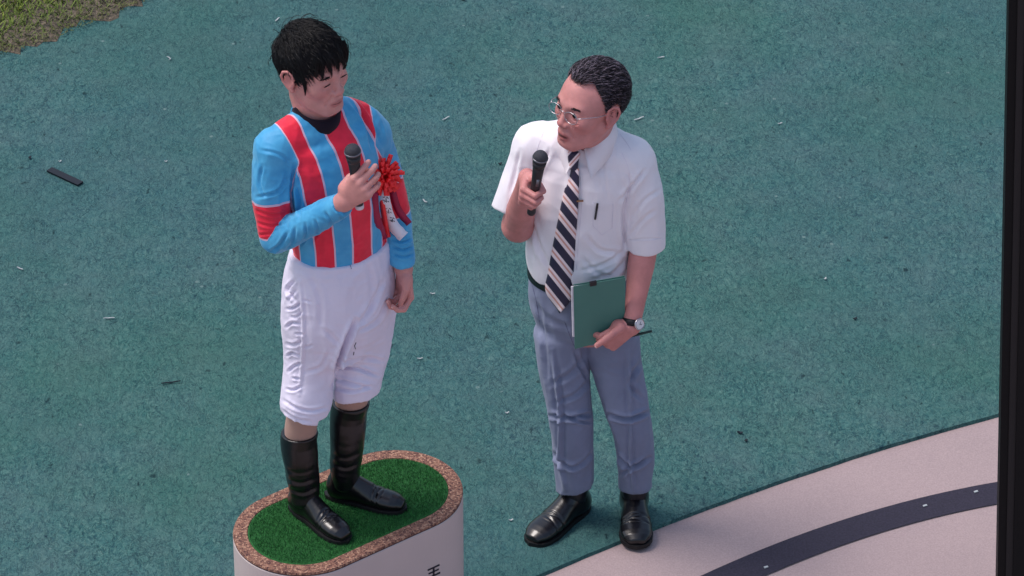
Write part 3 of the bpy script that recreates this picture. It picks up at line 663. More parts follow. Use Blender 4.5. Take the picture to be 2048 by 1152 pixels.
# --- shoes
def shoe(parent, heel, toe, z0, mat, msole, mlace, name='shoe', wid=1.0, laces=True, extra=None, tall=.105):
    h = A(heel[0], heel[1], z0); t = A(toe[0], toe[1], z0); L = np.linalg.norm(t - h); f = (t - h) / L; s = A(f[1], -f[0], 0); k = L / .285
    tw = lambda q: h + s * q[..., 0:1] * wid + f * q[..., 1:2] * k + A(0, 0, 1) * q[..., 2:3]
    F = Fld((-.065, -.03, -.01), (.065, .31, tall + .03), .0028)
    F.tube([(0, .018, .034), (0, .05, .040), (0, .10, .040), (0, .16, .033), (0, .21, .029), (0, .25, .026), (0, .272, .022)], [.029, .034, .036, .043, .045, .039, .026], [.036, .044, .042, .032, .026, .021, .014], (1, 0, 0), k=0)
    F.chain([(0, .045, .05), (0, .052, tall)], [.037, .039], k=.03); F.chain([(0, .07, .075), (0, .15, .045)], [.028, .022], k=.025)
    F.cut((0, 0, .012), (0, 0, -1)); F.cut((0, 0, tall), (0, -.25, 1))
    # vamp seam, creases
    V, Q = F.mesh(); V = smooth(V, Q, 1); N = vnormals(V, Q)
    cr = sum(np.exp(-((V[:, 1] - y0 - .25 * V[:, 0] * q) / .0035) ** 2) for y0, q in ((.178, 1), (.190, -1), (.168, .3))) * (V[:, 2] > .02)
    V = V - N * (.0022 * cr)[:, None]
    cap_ = np.exp(-((V[:, 1] - .205 + 6 * V[:, 0] ** 2) / .0022) ** 2) * (V[:, 2] > .014); V = V - N * (.0013 * cap_)[:, None]
    o = mesh(name, tw(V), Q, mat, parent)
    ol = []; ys = np.linspace(-.016, .289, 26)
    wd = lambda y: np.interp(y, [-.016, -.008, .02, .06, .10, .15, .20, .24, .27, .284, .289], [.0, .018, .031, .036, .036, .043, .049, .045, .034, .016, 0])
    out = [(wd(y), y) for y in ys] + [(-wd(y), y) for y in ys[::-1][1:-1]]; V = []; n = len(out)
    for z, e in ((0, 0), (.010, .0), (.0135, -.001)): V += [(x * (1 + e * 20), y, z) for x, y in out]
    Fc = [(i * n + j, i * n + (j + 1) % n, (i + 1) * n + (j + 1) % n, (i + 1) * n + j) for i in range(2) for j in range(n)] + [tuple(range(n))[::-1], tuple(2 * n + j for j in range(n))]
    mesh('sole', tw(np.array(V)), Fc, msole, o, smooth=False)
    if laces:
        pt = []
        for i, y in enumerate((.098, .112, .126, .140)):
            zt = np.interp(y, [.098, .14], [.094, .076]); pt.append(tubemesh([(-.017, y, zt - .008), (-.008, y + .003, zt - .001), (0, y, zt + .0005), (.008, y - .003, zt - .001), (.017, y, zt - .008)], .0019, 6))
        V, Fc = merge(pt); mesh('laces', tw(np.asarray(V)), Fc, mlace, o)
    return o, tw
# --- microphone: handle, collar, grille
m_gr = .90
m_micb = simple('mic_black', lin(30, 28, 34), .42, spec=.5, bump=.05); m_micg = simple('mic_grille', lin(58, 58, 66), .5, metal=.3, bs=1400, bump=.8, bd=.002)
m_mics = simple('mic_ring', lin(120, 118, 126), .3, metal=.7, bump=0)
def mic(c, ax, ln, label, base_mat, switch=None):
    """c: grip centre; ax: towards the head"""
    ax = nrm(ax); c = A(*c); b = c - ax * ln * .45
    root = empty('microphone', b); tag(root, label, 'microphone')
    hl = ln * .72
    V, Fc = lathe(b, ax, [(0, .0095), (.002, .0118), (.016, .0122), (.018, .0115), (hl * .5, .0135), (hl * .9, .0165), (hl * .985, .0175), (hl, .0150)], 28); mesh('handle', V, Fc, m_micb, root)
    V, Fc = lathe(b, ax, [(-.003, .006), (-.003, .0115), (.000, .0125), (.010, .0128), (.011, .0118)], 24); mesh('end_cap', V, Fc, base_mat, root)
    V, Fc = lathe(b, ax, [(hl - .002, .0160), (hl, .0185), (hl + .020, .0212)], 28); mesh('neck_cone', V, Fc, m_micb, root)
    rr = .0226
    V, Fc = lathe(b, ax, [(hl + .019, .0212)] + [(hl + .034 - rr * .62 * math.cos(a), rr * math.sin(a)) for a in np.linspace(.9, math.pi * .5, 6)] + [(hl + .034 + rr * math.sin(a) * 1.0, max(.0005, rr * math.cos(a))) for a in np.linspace(.1, 1.55, 10)], 32); mesh('grille', V, Fc, m_micg, root)
    V, Fc = lathe(b, ax, [(hl + .0295, .0215), (hl + .0300, .0236), (hl + .0345, .0238), (hl + .0350, .0218)], 32); mesh('ring', V, Fc, m_mics, root)
    if switch is not None:
        sn = nrm(switch - ax * (np.asarray(switch) @ ax)); V, Fc = boxmesh(b + ax * hl * .72 + sn * .0145, ax * .012, np.cross(ax, sn) * .004, sn * .003); mesh('switch', V, Fc, m_mics, root)
    return root
# ================================================================ the older man with the folder (interviewer)
m_sk1 = skin_mat('skin_ruddy', lin(198, 134, 130), lin(152, 76, 80)); m_sk2 = skin_mat('skin_fair', lin(202, 142, 136), lin(160, 84, 90))
m_h1 = hair_mat('hair_salt_pepper', lin(26, 18, 26), lin(150, 136, 150)); m_h2 = hair_mat('hair_black', lin(10, 7, 12), lin(46, 38, 48))
def cloth(name, c, var=.05, weave=900, rough=.85, bump=.25):
    return simple(name, c, rough, spec=.2, var=var, vs=12, bs=weave, bump=bump, bd=.0008, sheen=.1)
m_shirt = cloth('white_shirt_cloth', lin(234, 228, 235), .02); m_trou = cloth('grey_blue_trouser_cloth', lin(122, 128, 153), .08, 500, .8, .4)
m_leather = simple('black_leather', lin(12, 10, 15), .3, spec=.45, var=.2, vs=60, bs=90, bump=.2, bd=.002, coat=.3); m_sole = simple('black_sole', lin(16, 14, 18), .6); m_lace = simple('black_lace', lin(12, 10, 14), .7)
YA = math.radians(17); LU = A(math.cos(YA), math.sin(YA) * -1, 0); FR = A(-math.sin(YA), -math.cos(YA), 0)
HI = Head(P(1180, 209, -.03), -51, 8, 0, 1.09)
I_neck = A(X(1180, .0, 1.40), .012, 1.385)
# right arm (picture left), left arm joints
rS = P(1070, 292, .05); rE = P(1036, 452, .0); rH = P(1062, 392, -.25)
lS = P(1268, 328, -.01); lE = P(1290, 478, -.03); lW = P(1262, 650, -.13); 
torI = [(.90, 1158, .02, .150, .112), (.98, 1157, .018, .152, .116), (1.07, 1158, .016, .155, .120), (1.16, 1161, .014, .158, .122), (1.24, 1165, .014, .166, .118), (1.31, 1169, .018, .176, .105), (1.355, 1172, .022, .160, .080), (1.385, 1175, .02, .105, .060)]
TI = np.array([A(X(px, y, z), y, z) for z, px, y, a, b in torI]); aI = A(*[t[3] for t in torI]); bI = A(*[t[4] for t in torI])
# body
Fb = Fld((-.34, -.2, .04), (.22, .18, 1.44), .010)
Fb.tube(TI, aI * .86, bI * .84, LU); Fb.tube([A(X(1160, .02, .95), .02, .95), A(X(1166, .02, .8), .02, .80), A(X(1168, .02, .72), .02, .72)], [.13, .145, .13], [.095, .105, .09], LU, k=.03)
for s_, leg in ((0, [(1125, 700), (1137, 832), (1150, 985)]), (1, [(1228, 700), (1255, 838), (1270, 985)])):
    Fb.chain([P(*leg[0], .02), P(*leg[1], .0), P(*leg[2], .015)], [.062, .040, .032], k=.02)
Fb.chain([rS, rS * .35 + rE * .65], [.045, .040], k=.02); Fb.chain([lS, lS * .35 + lE * .65], [.045, .040], k=.02)
bV, bQ = Fb.mesh(); parts = [(bV, bQ)]; att = {k: [np.zeros(len(bV))] for k in ('lip', 'flush', 'stub_gap_shade')}
hV, hQ, ha = head_field(HI, I_neck, .050, dict(jaw=.92, mouth=.005, lid=(-.0012, .0064), stub_gap_shade=.12))
parts.append((hV, hQ)); [att[k].append(ha[k]) for k in att]
# right arm + fist round the microphone
mI_ax = nrm(A(.12, -.12, .97)); gI = P(1068, 392, -.255)                       # grip centre of the microphone
F = Fld(*bbox([rE, rS * .3 + rE * .7, gI + .05, gI - .06, P(1036, 452, .06)], .065), .0025)
dI = nrm(A(-.10, -.93, .30)); nI = nrm(A(.95, -.12, -.02)); sI = mI_ax; nI = nrm(nI - sI * (nI @ sI)); dI = nrm(np.cross(nI, sI)); dI = dI if dI[1] < 0 else -dI
WI = gI - dI * .083 - nI * .031 - sI * .006
F.chain([rS * .25 + rE * .75, rE + A(0, .0, 0)], [.046, .046]); F.chain([rE, rE + (WI - rE) * .35, rE + (WI - rE) * .75, WI], [.045, .044, .031, .026], k=.02)
hoI = hand_into(F, WI, dI, nI, sI, [(58, 88, 50), (60, 90, 52), (60, 92, 52), (62, 92, 50)], spread=(.0, 0, 0, 0), thumb=[(.022, .026, .006), (.050, .043, .022), (.074, .040, .044), (.088, .034, .058)], sc=.98)
V, Q = F.mesh(); V = smooth(V, Q, 1, .3); parts.append((V, Q)); [att[k].append(np.zeros(len(V))) for k in ('lip', 'stub_gap_shade')]; att['flush'].append(np.full(len(V), .15))
# left arm + hand under the folder
LW = P(1263, 653, -.165); hd = nrm(P(1204, 690, -.185) - LW); hn = nrm(A(.1, .95, .3)); hs = np.cross(hn, hd)
F = Fld(*bbox([lS * .2 + lE * .8, LW, P(1160, 720, -.19), P(1300, 500, .02), P(1160, 640, -.22)], .055), .0025)
F.chain([lS * .3 + lE * .7, lE, lE * .7 + LW * .3, lE * .3 + LW * .7, LW], [.044, .043, .041, .031, .026])
hoL = hand_into(F, LW, hd, hn, hs, [(62, 70, 45), (66, 72, 45), (70, 74, 45), (74, 74, 45)], spread=(.02, 0, -.03, -.07), thumb=[(.025, .026, -.008), (.055, .036, -.022), (.086, .038, -.028), (.112, .036, -.028)], sc=1.02)
V, Q = F.mesh(); V = smooth(V, Q, 1, .3); parts.append((V, Q)); [att[k].append(np.zeros(len(V))) for k in ('lip', 'stub_gap_shade')]; att['flush'].append(np.full(len(V), .2))
V, Fc = merge(parts)
man = rootmesh('person', V, Fc, m_sk1, (0, 0, 0), attrs={k: np.concatenate(v) for k, v in att.items()})
tag(man, 'older man in white short sleeved shirt, striped tie and glasses holding a microphone', 'person')
nails(man, hoI, dI, nI); nails(man, dict(thumb=hoL['thumb']), nrm(hd), nrm(hn - hd * (hn @ hd)), 1.2, ('thumb',))
# hair, face
GR = lambda p, u: np.clip((u - .5) * 2.4, 0, 1) * np.interp(p[:, 2], [-.02, .05, .09], [.25, .6, 1])
hair(HI, dict(n=13000, K=7, len=(.022, .044), lift=.015, crown=(-.01, .125, .055), jit=.20, clump=.35, lp=.85, side_short=.45, grav=.0, wid=(.00035, .0008), sweep=(.15, -.35, .2), grey=GR,
     line=([0, .3, .55, .8, 1.0, 1.2, 1.36, 1.46, 1.52, 1.62, 1.95, 2.15, 2.6, 3.15], [.082, .084, .094, .086, .062, .036, -.008, -.016, .034, .036, .026, -.03, -.05, -.056])), m_h1, man, 4)
for sx in (-1, 1):
    eye(HI, sx, A(.0, 1, -.05), man); brow(HI, sx, .0165, .004, man, m_h1, 90, 1.0, 5 + sx); lash(HI, sx, -.0012, .0068, man, m_h1, .0013)
# spectacles
m_wire = simple('silver_wire', lin(190, 186, 192), .25, metal=.9, bump=0)
gp_ = []
for sx in (-1, 1):
    ring = [(sx * .033 + .0225 * math.cos(a), .0950 - .0035 * math.cos(a) * sx * (sx), -.004 + .0155 * math.sin(a) * (1 if math.sin(a) > 0 else 1.05)) for a in np.linspace(0, 2 * math.pi, 33)]
    gp_.append(tubemesh(ring, .00095, 6, False)); gp_.append(tubemesh([(sx * .055, .0925, .003), (sx * .064, .082, .005), (sx * .077, .040, .006), (sx * .080, .006, .007), (sx * .083, -.012, -.003)], .0010, 6))
gp_.append(tubemesh([(-.011, .0955, .001), (0, .099, .004), (.011, .0955, .001)], .0010, 6))
V, Fc = merge(gp_); gl_ = mesh('glasses', HI.w(V), Fc, m_wire, man)
M = NT('lens_glass'); M.set(Roughness=.02); M.b.inputs['Base Color'].default_value = (.9, .93, .95, 1); M.b.inputs['Transmission Weight'].default_value = 1; M.b.inputs['IOR'].default_value = 1.05; m_lens = M.m
for sx in (-1, 1):
    ring = [(sx * .033 + .0220 * math.cos(a), .0950 - .0035 * math.cos(a) * sx * sx, -.004 + .0150 * math.sin(a)) for a in np.linspace(0, 2 * math.pi, 25)[:-1]]
    V = np.array([q for q in ring] + [np.array(q) - A(0, .0008, 0) for q in ring]); n = 24
    mesh('lens', HI.w(V), [tuple(range(n)), tuple(range(n, 2 * n))[::-1]] + [(i, i + n, (i + 1) % n + n, (i + 1) % n) for i in range(n)], m_lens, gl_, smooth=False)
# shirt: torso with short sleeves
F = Fld((-.38, -.24, .88), (.24, .20, 1.47), .0036)
F.tube(TI, aI, bI, LU)
F.tube([A(X(1158, .02, .90), .02, .90), A(X(1157, .02, .96), .016, .965), A(X(1158, .016, 1.04), .016, 1.04)], [.146, .158, .150], [.112, .128, .118], LU, k=.02)
F.chain([P(1108, 296, .04), rS], [.052, .056], k=.05); F.chain([P(1228, 312, .0), lS], [.052, .056], k=.05)
F.chain([P(1150, 283, .0), P(1085, 286, .04)], [.045, .048], k=.05); F.chain([P(1195, 286, .0), P(1258, 310, -.01)], [.045, .050], k=.05)
FS = F.like(); FT = F; F = FS
rA = nrm(P(1026, 425, .01) - P(1068, 300, .05)); lA = nrm(P(1291, 492, -.03) - P(1276, 330, -.01))
F.tube([P(1074, 288, .05), P(1052, 340, .04), P(1036, 385, .02), P(1022, 428, .01), P(1012, 462, .0)], [.062, .060, .058, .062, .064], [.062, .062, .062, .064, .066], (0, 1, 0), k=.035)
F.tube([P(1264, 334, -.01), P(1280, 370, -.02), P(1288, 430, -.025), P(1291, 490, -.03), P(1292, 530, -.03)], [.066, .063, .059, .058, .058], [.066, .066, .064, .064, .064], (1, 0, 0), k=.03)
rc = P(1022, 424, .01); F.cut(rc, nrm(rA + A(.0, -.25, 0)), rc + A(-.1, -.12, -.12), rc + A(.062, .12, .02)); lc = P(1291, 489, -.03); F.cut(lc, A(.0, -.0, -1), lc + A(-.062, -.1, -.09), lc + A(.1, .1, .005))
FT.join(FS, .022); F = FT
F.cut((0, 0, .922), (0, 0, -1))
F.chain([HI.w((0, -.02, -.06)), I_neck + A(0, 0, .01)], [.063, .066], sub=True)      # neck opening
V, Q = F.mesh(); V = smooth(V, Q, 2)
V = wrinkle(V, Q, .0022, 9, 3, (1, 1, .7)); V = wrinkle(V, Q, .0011, 22, 8, (1, 1, .6))
V = folds(V, Q, [([(1262, 372), (1248, 420), (1250, 500)], 7, 6), ([(1290, 340), (1262, 375), (1240, 400)], 5, 5), ([(1250, 520), (1225, 548), (1180, 560)], 4, 6), ([(1246, 500), (1215, 525), (1165, 540)], 3, 5), ([(1232, 560), (1195, 545), (1165, 515)], 3, 6),
    ([(1060, 430), (1075, 480), (1100, 540)], 4, 6), ([(1058, 470), (1068, 520)], 4, 5), ([(1100, 300), (1075, 350), (1062, 400)], 4, 6), ([(1040, 300), (1030, 350), (1020, 390)], 3, 5), ([(1205, 330), (1215, 400)], 1.5, 5),
    ([(1310, 420), (1285, 440), (1262, 470)], 3, 5), ([(1318, 380), (1290, 400), (1268, 430)], 2.5, 5), ([(1255, 345), (1262, 372)], 3, 5), ([(1172, 470), (1200, 500), (1240, 505)], 3, 6), ([(1255, 480), (1327, 476)], 1.5, 2.2)])
V = wrinkle(V, Q, .0020, 13, 5, (1.6, 1.6, .45)); V = wrinkle(V, Q, .0012, 24, 9, (1.3, 1.3, .6))
shirt = mesh('shirt', V, Q, m_shirt, man); stI = bvh(V, Q)
# collar: two leaves folded over a band
m_thr = simple('shirt_seam', lin(222, 214, 226), .9, bump=0)
def leaf(poly, off0, th=.003, name='collar', mat=None, parent=None, tree=None):
    top = [onto(tree, x, y, off0 + z) for x, y, z in poly]; vdir = nrm(np.mean(top, 0) - CAM); bot = [p + vdir * th for p in top]; n = len(top)
    return mesh(name, top + bot, [tuple(range(n)), tuple(range(n, 2 * n))[::-1]] + [(i, i + n, (i + 1) % n + n, (i + 1) % n) for i in range(n)], mat, parent, smooth=False)
def band(pts_in, pts_out, name, mat, parent, th=.0025):
    a = resample(pts_in, 20); b = resample(pts_out, 20); V = []; Fc = []
    for i in range(20):
        m = (a[i] + b[i]) / 2; o_ = nrm(np.cross(b[i] - a[i], a[min(i + 1, 19)] - a[max(i - 1, 0)])) * th
        V += [a[i], m + o_ * 1.5 * 0 + (a[i] - b[i]) * 0, b[i], b[i] + o_, m + o_, a[i] + o_]
        if i:
            q = 6 * i - 6; Fc += [(q + j, q + 6 + j, q + 6 + (j + 1) % 6, q + (j + 1) % 6) for j in range(6)]
    Fc += [(5, 4, 3, 2, 1, 0), tuple(6 * 19 + j for j in range(6))]
    return mesh(name, V, Fc, mat, parent)
def npt(ang, z, r, fwd=0.0):       # a point round the neck, ang from the front towards his left
    c = I_neck + A(0, 0, z) + FR * .012; d = FR * math.cos(math.radians(ang)) * (r + .006) + LU * math.sin(math.radians(ang)) * r; return c + d + FR * fwd
for s_ in (-1, 1):
    ins = [npt(s_ * a, z, r) for a, z, r in ((6, .024, .064), (40, .072, .070), (90, .104, .071), (140, .106, .068), (180, .104, .066))]
    out = [npt(s_ * 26, -.048, .088, .022), npt(s_ * 55, -.002, .094), npt(s_ * 95, .022, .090), npt(s_ * 140, .028, .084), npt(s_ * 180, .03, .080)]
    out = [p - LU * 0 for p in out]; band(ins if s_ > 0 else ins, out, 'collar', m_shirt, shirt)
# button placket line, pocket, small buttons
V, Fc = tubemesh([onto(stI, x, y, .0005) for x, y in [(1186, 404), (1186, 452), (1204, 470), (1224, 456), (1226, 408), (1186, 404)]], .0010, 5); mesh('pocket_seam', V, Fc, m_thr, shirt)
V, Fc = tubemesh([onto(stI, x, y, .0008) for x, y in [(1256, 478), (1268, 480), (1280, 481), (1292, 481), (1304, 480), (1314, 478), (1322, 476)]], .0009, 5); mesh('cuff_seam', V, Fc, m_thr, shirt)
for pts in ([(1244, 306), (1258, 340), (1256, 380), (1249, 430), (1249, 486)], [(1088, 262), (1074, 300), (1068, 345), (1066, 400)], [(1240, 268), (1252, 284), (1262, 300)], [(1160, 345), (1163, 400), (1158, 470), (1152, 540)]):
    V, Fc = tubemesh([onto(stI, x, y, .0004) for x, y in resample([(*q, 0) for q in pts], 14)[:, :2]], .0007, 5); mesh('shirt_seam', V, Fc, m_thr, shirt)
c = onto(stI, 1184, 330, .001); V, Fc = lathe(c - nrm(c - CAM) * .001, -nrm(c - CAM), [(0, .0052), (.0015, .005), (.002, .003)], 12); mesh('button', V, Fc, m_thr, shirt)
# trousers
def trouser(F, legs, hip, y0=.02):
    F.tube(*hip)
    for pts, r in legs: F.tube(pts, r, A(*r) * 1.06, (1, 0, 0), n=18, k=.018)
F = Fld((-.27, -.2, .05), (.22, .2, .96), .0036)
hipI = ([A(X(1157, .02, .95), .02, .95), A(X(1162, .02, .88), .02, .88), A(X(1168, .022, .80), .022, .80), A(X(1171, .02, .745), .02, .745)], [.150, .160, .166, .158], [.113, .122, .122, .108], LU)
RL = [P(1122, 668, .02), P(1126, 730, .01), P(1137, 800, -.005), P(1142, 838, -.012), P(1147, 900, .0), P(1149, 975, .012), P(1149, 1000, .014)]
LL = [P(1222, 668, .02), P(1233, 730, .01), P(1250, 800, -.005), P(1260, 838, -.012), P(1270, 900, .0), P(1272, 975, .012), P(1272, 1000, .014)]
trouser(F, [(RL, [.082, .078, .068, .066, .062, .057, .057]), (LL, [.082, .076, .070, .063, .058, .052, .052])], hipI)
F.cut((0, 0, .936), (0, 0, 1)); F.cut(P(1149, 988, -.04), (.25, -.2, -1), (-.2, -.15, 0), (.015, .15, .15)); F.cut(P(1272, 988, -.04), (0, -.2, -1), (.03, -.15, 0), (.2, .15, .15))
V, Q = F.mesh(); V = smooth(V, Q, 2); V = wrinkle(V, Q, .0022, 8, 21, (1, 1, .6)); V = wrinkle(V, Q, .0024, 13, 28, (1.4, 1.4, .42)); V = wrinkle(V, Q, .0012, 26, 29, (1, 1, .8))
V = folds(V, Q, [([(1098, 832), (1140, 836), (1182, 828)], 9, 5), ([(1120, 826), (1160, 842), (1182, 845)], 6, 4), ([(1214, 828), (1255, 838), (1298, 824)], 9, 5), ([(1100, 900), (1125, 928), (1152, 938)], 8, 5), ([(1186, 905), (1160, 930), (1135, 938)], 5, 5),
    ([(1225, 900), (1262, 934), (1300, 915)], 9, 5), ([(1240, 950), (1262, 934)], 5, 5), ([(1105, 700), (1112, 760), (1120, 830), (1121, 930), (1130, 980)], -7, 5), ([(1255, 700), (1262, 830)], -5, 5), ([(1262, 840), (1262, 930), (1268, 985)], -5, 4),
    ([(1170, 700), (1150, 740), (1100, 770)], 4, 7), ([(1180, 760), (1150, 790), (1110, 805)], 4, 6), ([(1285, 720), (1260, 770), (1285, 800)], 5, 6), ([(1075, 600), (1088, 680), (1095, 760)], 4, 6), ([(1060, 600), (1100, 640), (1150, 660)], 3, 8), ([(1200, 800), (1215, 850), (1235, 905)], 5, 6), ([(1150, 700), (1162, 735), (1176, 760)], 5, 5)])
trou = mesh('trousers', V, Q, m_trou, man); stT = bvh(V, Q); m_tseam = simple('trouser_seam', lin(84, 86, 116), .9, bump=0)
for pts in ([(1062, 562), (1072, 600), (1080, 650)], [(1128, 640), (1140, 672), (1152, 700)]):
    V, Fc = tubemesh([onto(stT, x, y, .0004) for x, y in resample([(*q, 0) for q in pts], 12)[:, :2]], .0007, 5); mesh('trouser_seam', V, Fc, m_tseam, trou)
# belt
m_belt = simple('black_belt', lin(16, 14, 24), .4, spec=.5)
V = []; Fc = []; n = 60; cB = A(X(1157, .02, .92), .02, .915)
for i in range(n):
    a = 2 * math.pi * i / n; d = LU * math.cos(a) * .1565 + FR * math.sin(a) * .1195
    for rr, z in ((.975, -.020), (1.012, -.019), (1.012, .019), (.975, .020)): V.append(cB + d * rr + A(0, 0, z))
    Fc += [(4 * i + j, 4 * i + (j + 1) % 4, 4 * ((i + 1) % n) + (j + 1) % 4, 4 * ((i + 1) % n) + j) for j in range(4)]
mesh('belt', V, Fc, m_belt, man)
# shoes
shoe(man, A(-.045, .062, 0), A(-.222, -.145, 0), 0, m_leather, m_sole, m_lace, wid=1.08); shoe(man, A(.106, .075, 0), A(.113, -.165, 0), 0, m_leather, m_sole, m_lace, wid=1.10)
for leg in ((P(1150, 985, .015), P(1146, 940, .008)), (P(1270, 985, .015), P(1270, 940, .008))):
    V, Fc = tubemesh([leg[0] - A(0, 0, .03), leg[0], leg[1]], [.040, .041, .042], 20); mesh('sock', V, Fc, m_belt, man)
# tie
M = NT('striped_tie_silk'); tv = M.attr('tv')
fr_ = M.math('FRACT', tv)
cr = lin(232, 214, 218); pk = lin(206, 150, 140); nv = lin(26, 24, 58)
M.base(M.ramp(fr_, [(0, nv), (.50, cr), (.66, pk), (.78, cr), (.97, nv)], 'CONSTANT')); M.set(Roughness=.5); M.b.inputs['Sheen Weight'].default_value = .2; M.bump(M.noise(800, 2), .2, .0006); m_tie = M.m
cl_ = [((1139, 338), (1158, 338)), ((1130, 375), (1158, 375)), ((1120, 420), (1156, 420)), ((1111, 465), (1152, 470)), ((1102, 510), (1149, 520)), ((1095, 550), (1146, 560)), ((1090, 575), (1143, 597)), ((1118, 626), (1120, 627))]
La = resample([(*q[0], 0) for q in cl_], 40)[:, :2]; Ra = resample([(*q[1], 0) for q in cl_], 40)[:, :2]; V = []; tvv = []; yl_ = None
m_ = 9
for i in range(40):
    cpy = (La[i] + Ra[i]) / 2; c = onto(stI, *cpy, .006)
    if cpy[1] > 548 or yl_ is None and c[1] > .1: c = P(*cpy, yl_)
    else: yl_ = c[1] - .0
    for j in range(m_):
        t = j / (m_ - 1); q = La[i] * (1 - t) + Ra[i] * t; v = P(*q, c[1] + (t - .5) * -.02 + .006 * (2 * t - 1) ** 2 - .003)
        V.append(v); tvv.append((q[1] - (q[0] - 1130) * 1.25) / 45.5)
Fc = [(i * m_ + j, i * m_ + j + 1, (i + 1) * m_ + j + 1, (i + 1) * m_ + j) for i in range(39) for j in range(m_ - 1)]
V = np.array(V); Nn = -nrm(FR) * .0; B = V + A(0, .004, 0) ; n = len(V)
bd = [i * m_ for i in range(40)] + [39 * m_ + j for j in range(1, m_)] + [i * m_ + m_ - 1 for i in range(38, -1, -1)] + [j for j in range(m_ - 2, 0, -1)]
Fc2 = Fc + [tuple(q + n for q in f[::-1]) for f in Fc] + [(bd[i], bd[(i + 1) % len(bd)], bd[(i + 1) % len(bd)] + n, bd[i] + n) for i in range(len(bd))]
tie = mesh('tie', np.vstack([V, B]), Fc2, m_tie, man, attrs={'tv': tvv + tvv})
kc = onto(stI, 1147, 320, .012); F = Fld(kc - .04, kc + .04, .0018); kt = onto(stI, 1148, 306, .014); kb = onto(stI, 1148, 338, .008)
F.tube([kt, kc, kb], [.019, .0165, .0115], [.011, .011, .008], (1, 0, 0), n=6); V, Q = F.mesh(); S_ = scr(V); mesh('knot', V, Q, m_tie, tie, attrs={'tv': (S_[:, 1] + (S_[:, 0] - 1130) * 1.1) / 30. + .35})
c = onto(stI, 1160, 402, .009); V, Fc = boxmesh(c, A(.010, .001, 0), A(0, 0, .0022), A(0, .002, 0)); mesh('tie_clip', V, Fc, simple('brass_clip', lin(150, 120, 96), .3, metal=.8, bump=0), tie, smooth=False)
# watch
wA = nrm(LW - lE); wc_ = LW - wA * .012; V, Fc = lathe(wc_ - wA * .011, wA, [(0, .0268), (0, .0312), (.020, .0300), (.020, .0258)], 36); wt = mesh('watch', V, Fc, simple('black_strap', lin(18, 18, 26), .5), man)
wn = nrm(A(.62, -.62, .48)); wn = nrm(wn - wA * (wn @ wA)); cc = wc_ + wn * .029; V, Fc = lathe(cc, wn, [(0, .0165), (.006, .0185), (.009, .0175), (.009, .0145), (.0078, .0142)], 32); mesh('case', V, Fc, m_wire, wt)
V, Fc = lathe(cc + wn * .0079, wn, [(0, .0142), (.0006, .0141)], 28); mesh('dial', V, Fc, simple('white_dial', lin(218, 216, 220), .3, bump=0), wt, smooth=False)
e1 = nrm(np.cross(wn, wA)); V, Fc = merge([boxmesh(cc + wn * .0092 + wA * -.003, wA * .005, e1 * .0005, wn * .0003), boxmesh(cc + wn * .0094 + e1 * .003, e1 * .0045, wA * .0006, wn * .0003)]); mesh('watch_hands', V, Fc, m_lace, wt, smooth=False)
# folder held by the hand
m_fold = simple('green_folder_board', lin(74, 122, 112), .55, var=.04, vs=8, bs=500, bump=.2); m_page = simple('white_pages', lin(214, 208, 216), .7, bump=0)
TL, TR, BR, BL = P(1147, 573, -.196), P(1251, 555, -.158), P(1249, 673, -.150), P(1150, 698, -.190)
fu = (TR - TL + BR - BL) / 2; fv = (BL - TL + BR - TR) / 2; fn = nrm(np.cross(fu, fv)); fn = fn if fn[1] < 0 else -fn
fc_ = (TL + TR + BR + BL) / 4; fo = empty('folder', fc_ + fv / 2); tag(fo, 'dark green folder with white pages held against the grey trousers', 'folder')
def slab(q, n0, n1):
    a = [p + fn * n0 for p in q]; b = [p + fn * n1 for p in q]; return a + b, [(0, 1, 2, 3), (7, 6, 5, 4)] + [(i, i + 4, (i + 1) % 4 + 4, (i + 1) % 4) for i in range(4)]
V, Fc = slab([TL, TR, BR, BL], .0, -.002); mesh('front_cover', V, Fc, m_fold, fo, smooth=False)
sh = -nrm(fu) * .006; V, Fc = slab([TL + sh + fv * .012, TR - fu * .03 + fv * .04, BR - fu * .03 - fv * .02, BL + sh - fv * .20], -.0025, -.008); mesh('pages', V, Fc, m_page, fo, smooth=False)
V, Fc = slab([TL + fu * .01, TR, BR, BL + fu * .01], -.0085, -.0105); mesh('back_cover', V, Fc, m_fold, fo, smooth=False)
c = TL + fu * .38 + fv * .01; V, Fc = boxmesh(c + fn * .002, nrm(fu) * .010, nrm(fv) * .007, fn * .004); mesh('clip', V, Fc, m_belt, fo, smooth=False)
# pens
def pen(a, b, r, mat, label, m2=None):
    a = A(*a); b = A(*b); o = empty('pen', a); tag(o, label, 'pen'); ax = b - a; L = np.linalg.norm(ax)
    V, Fc = lathe(a, ax, [(0, r * .3), (L * .04, r * .8), (L * .08, r), (L * .62, r)], 12); mesh('barrel', V, Fc, mat, o); V, Fc = lathe(a, ax, [(L * .62, r * 1.15), (L * .98, r * 1.1), (L, r * .7)], 12); mesh('cap', V, Fc, m2 or mat, o); return o
pen(P(1196, 688, -.185), P(1304, 662, -.135), .0036, simple('dark_green_pen', lin(22, 50, 46), .3), 'thin dark green pen held in the hand under the folder')
a = onto(stI, 1190, 440, .004); b = onto(stI, 1195, 407, .006); pen(a, b, .0032, m_micb, 'dark pen clipped in the chest pocket of the white shirt')
mic(gI + mI_ax * .046, mI_ax, .245, 'black handheld microphone in the fist of the older man in the white shirt', m_micb, A(.2, -1, .2))
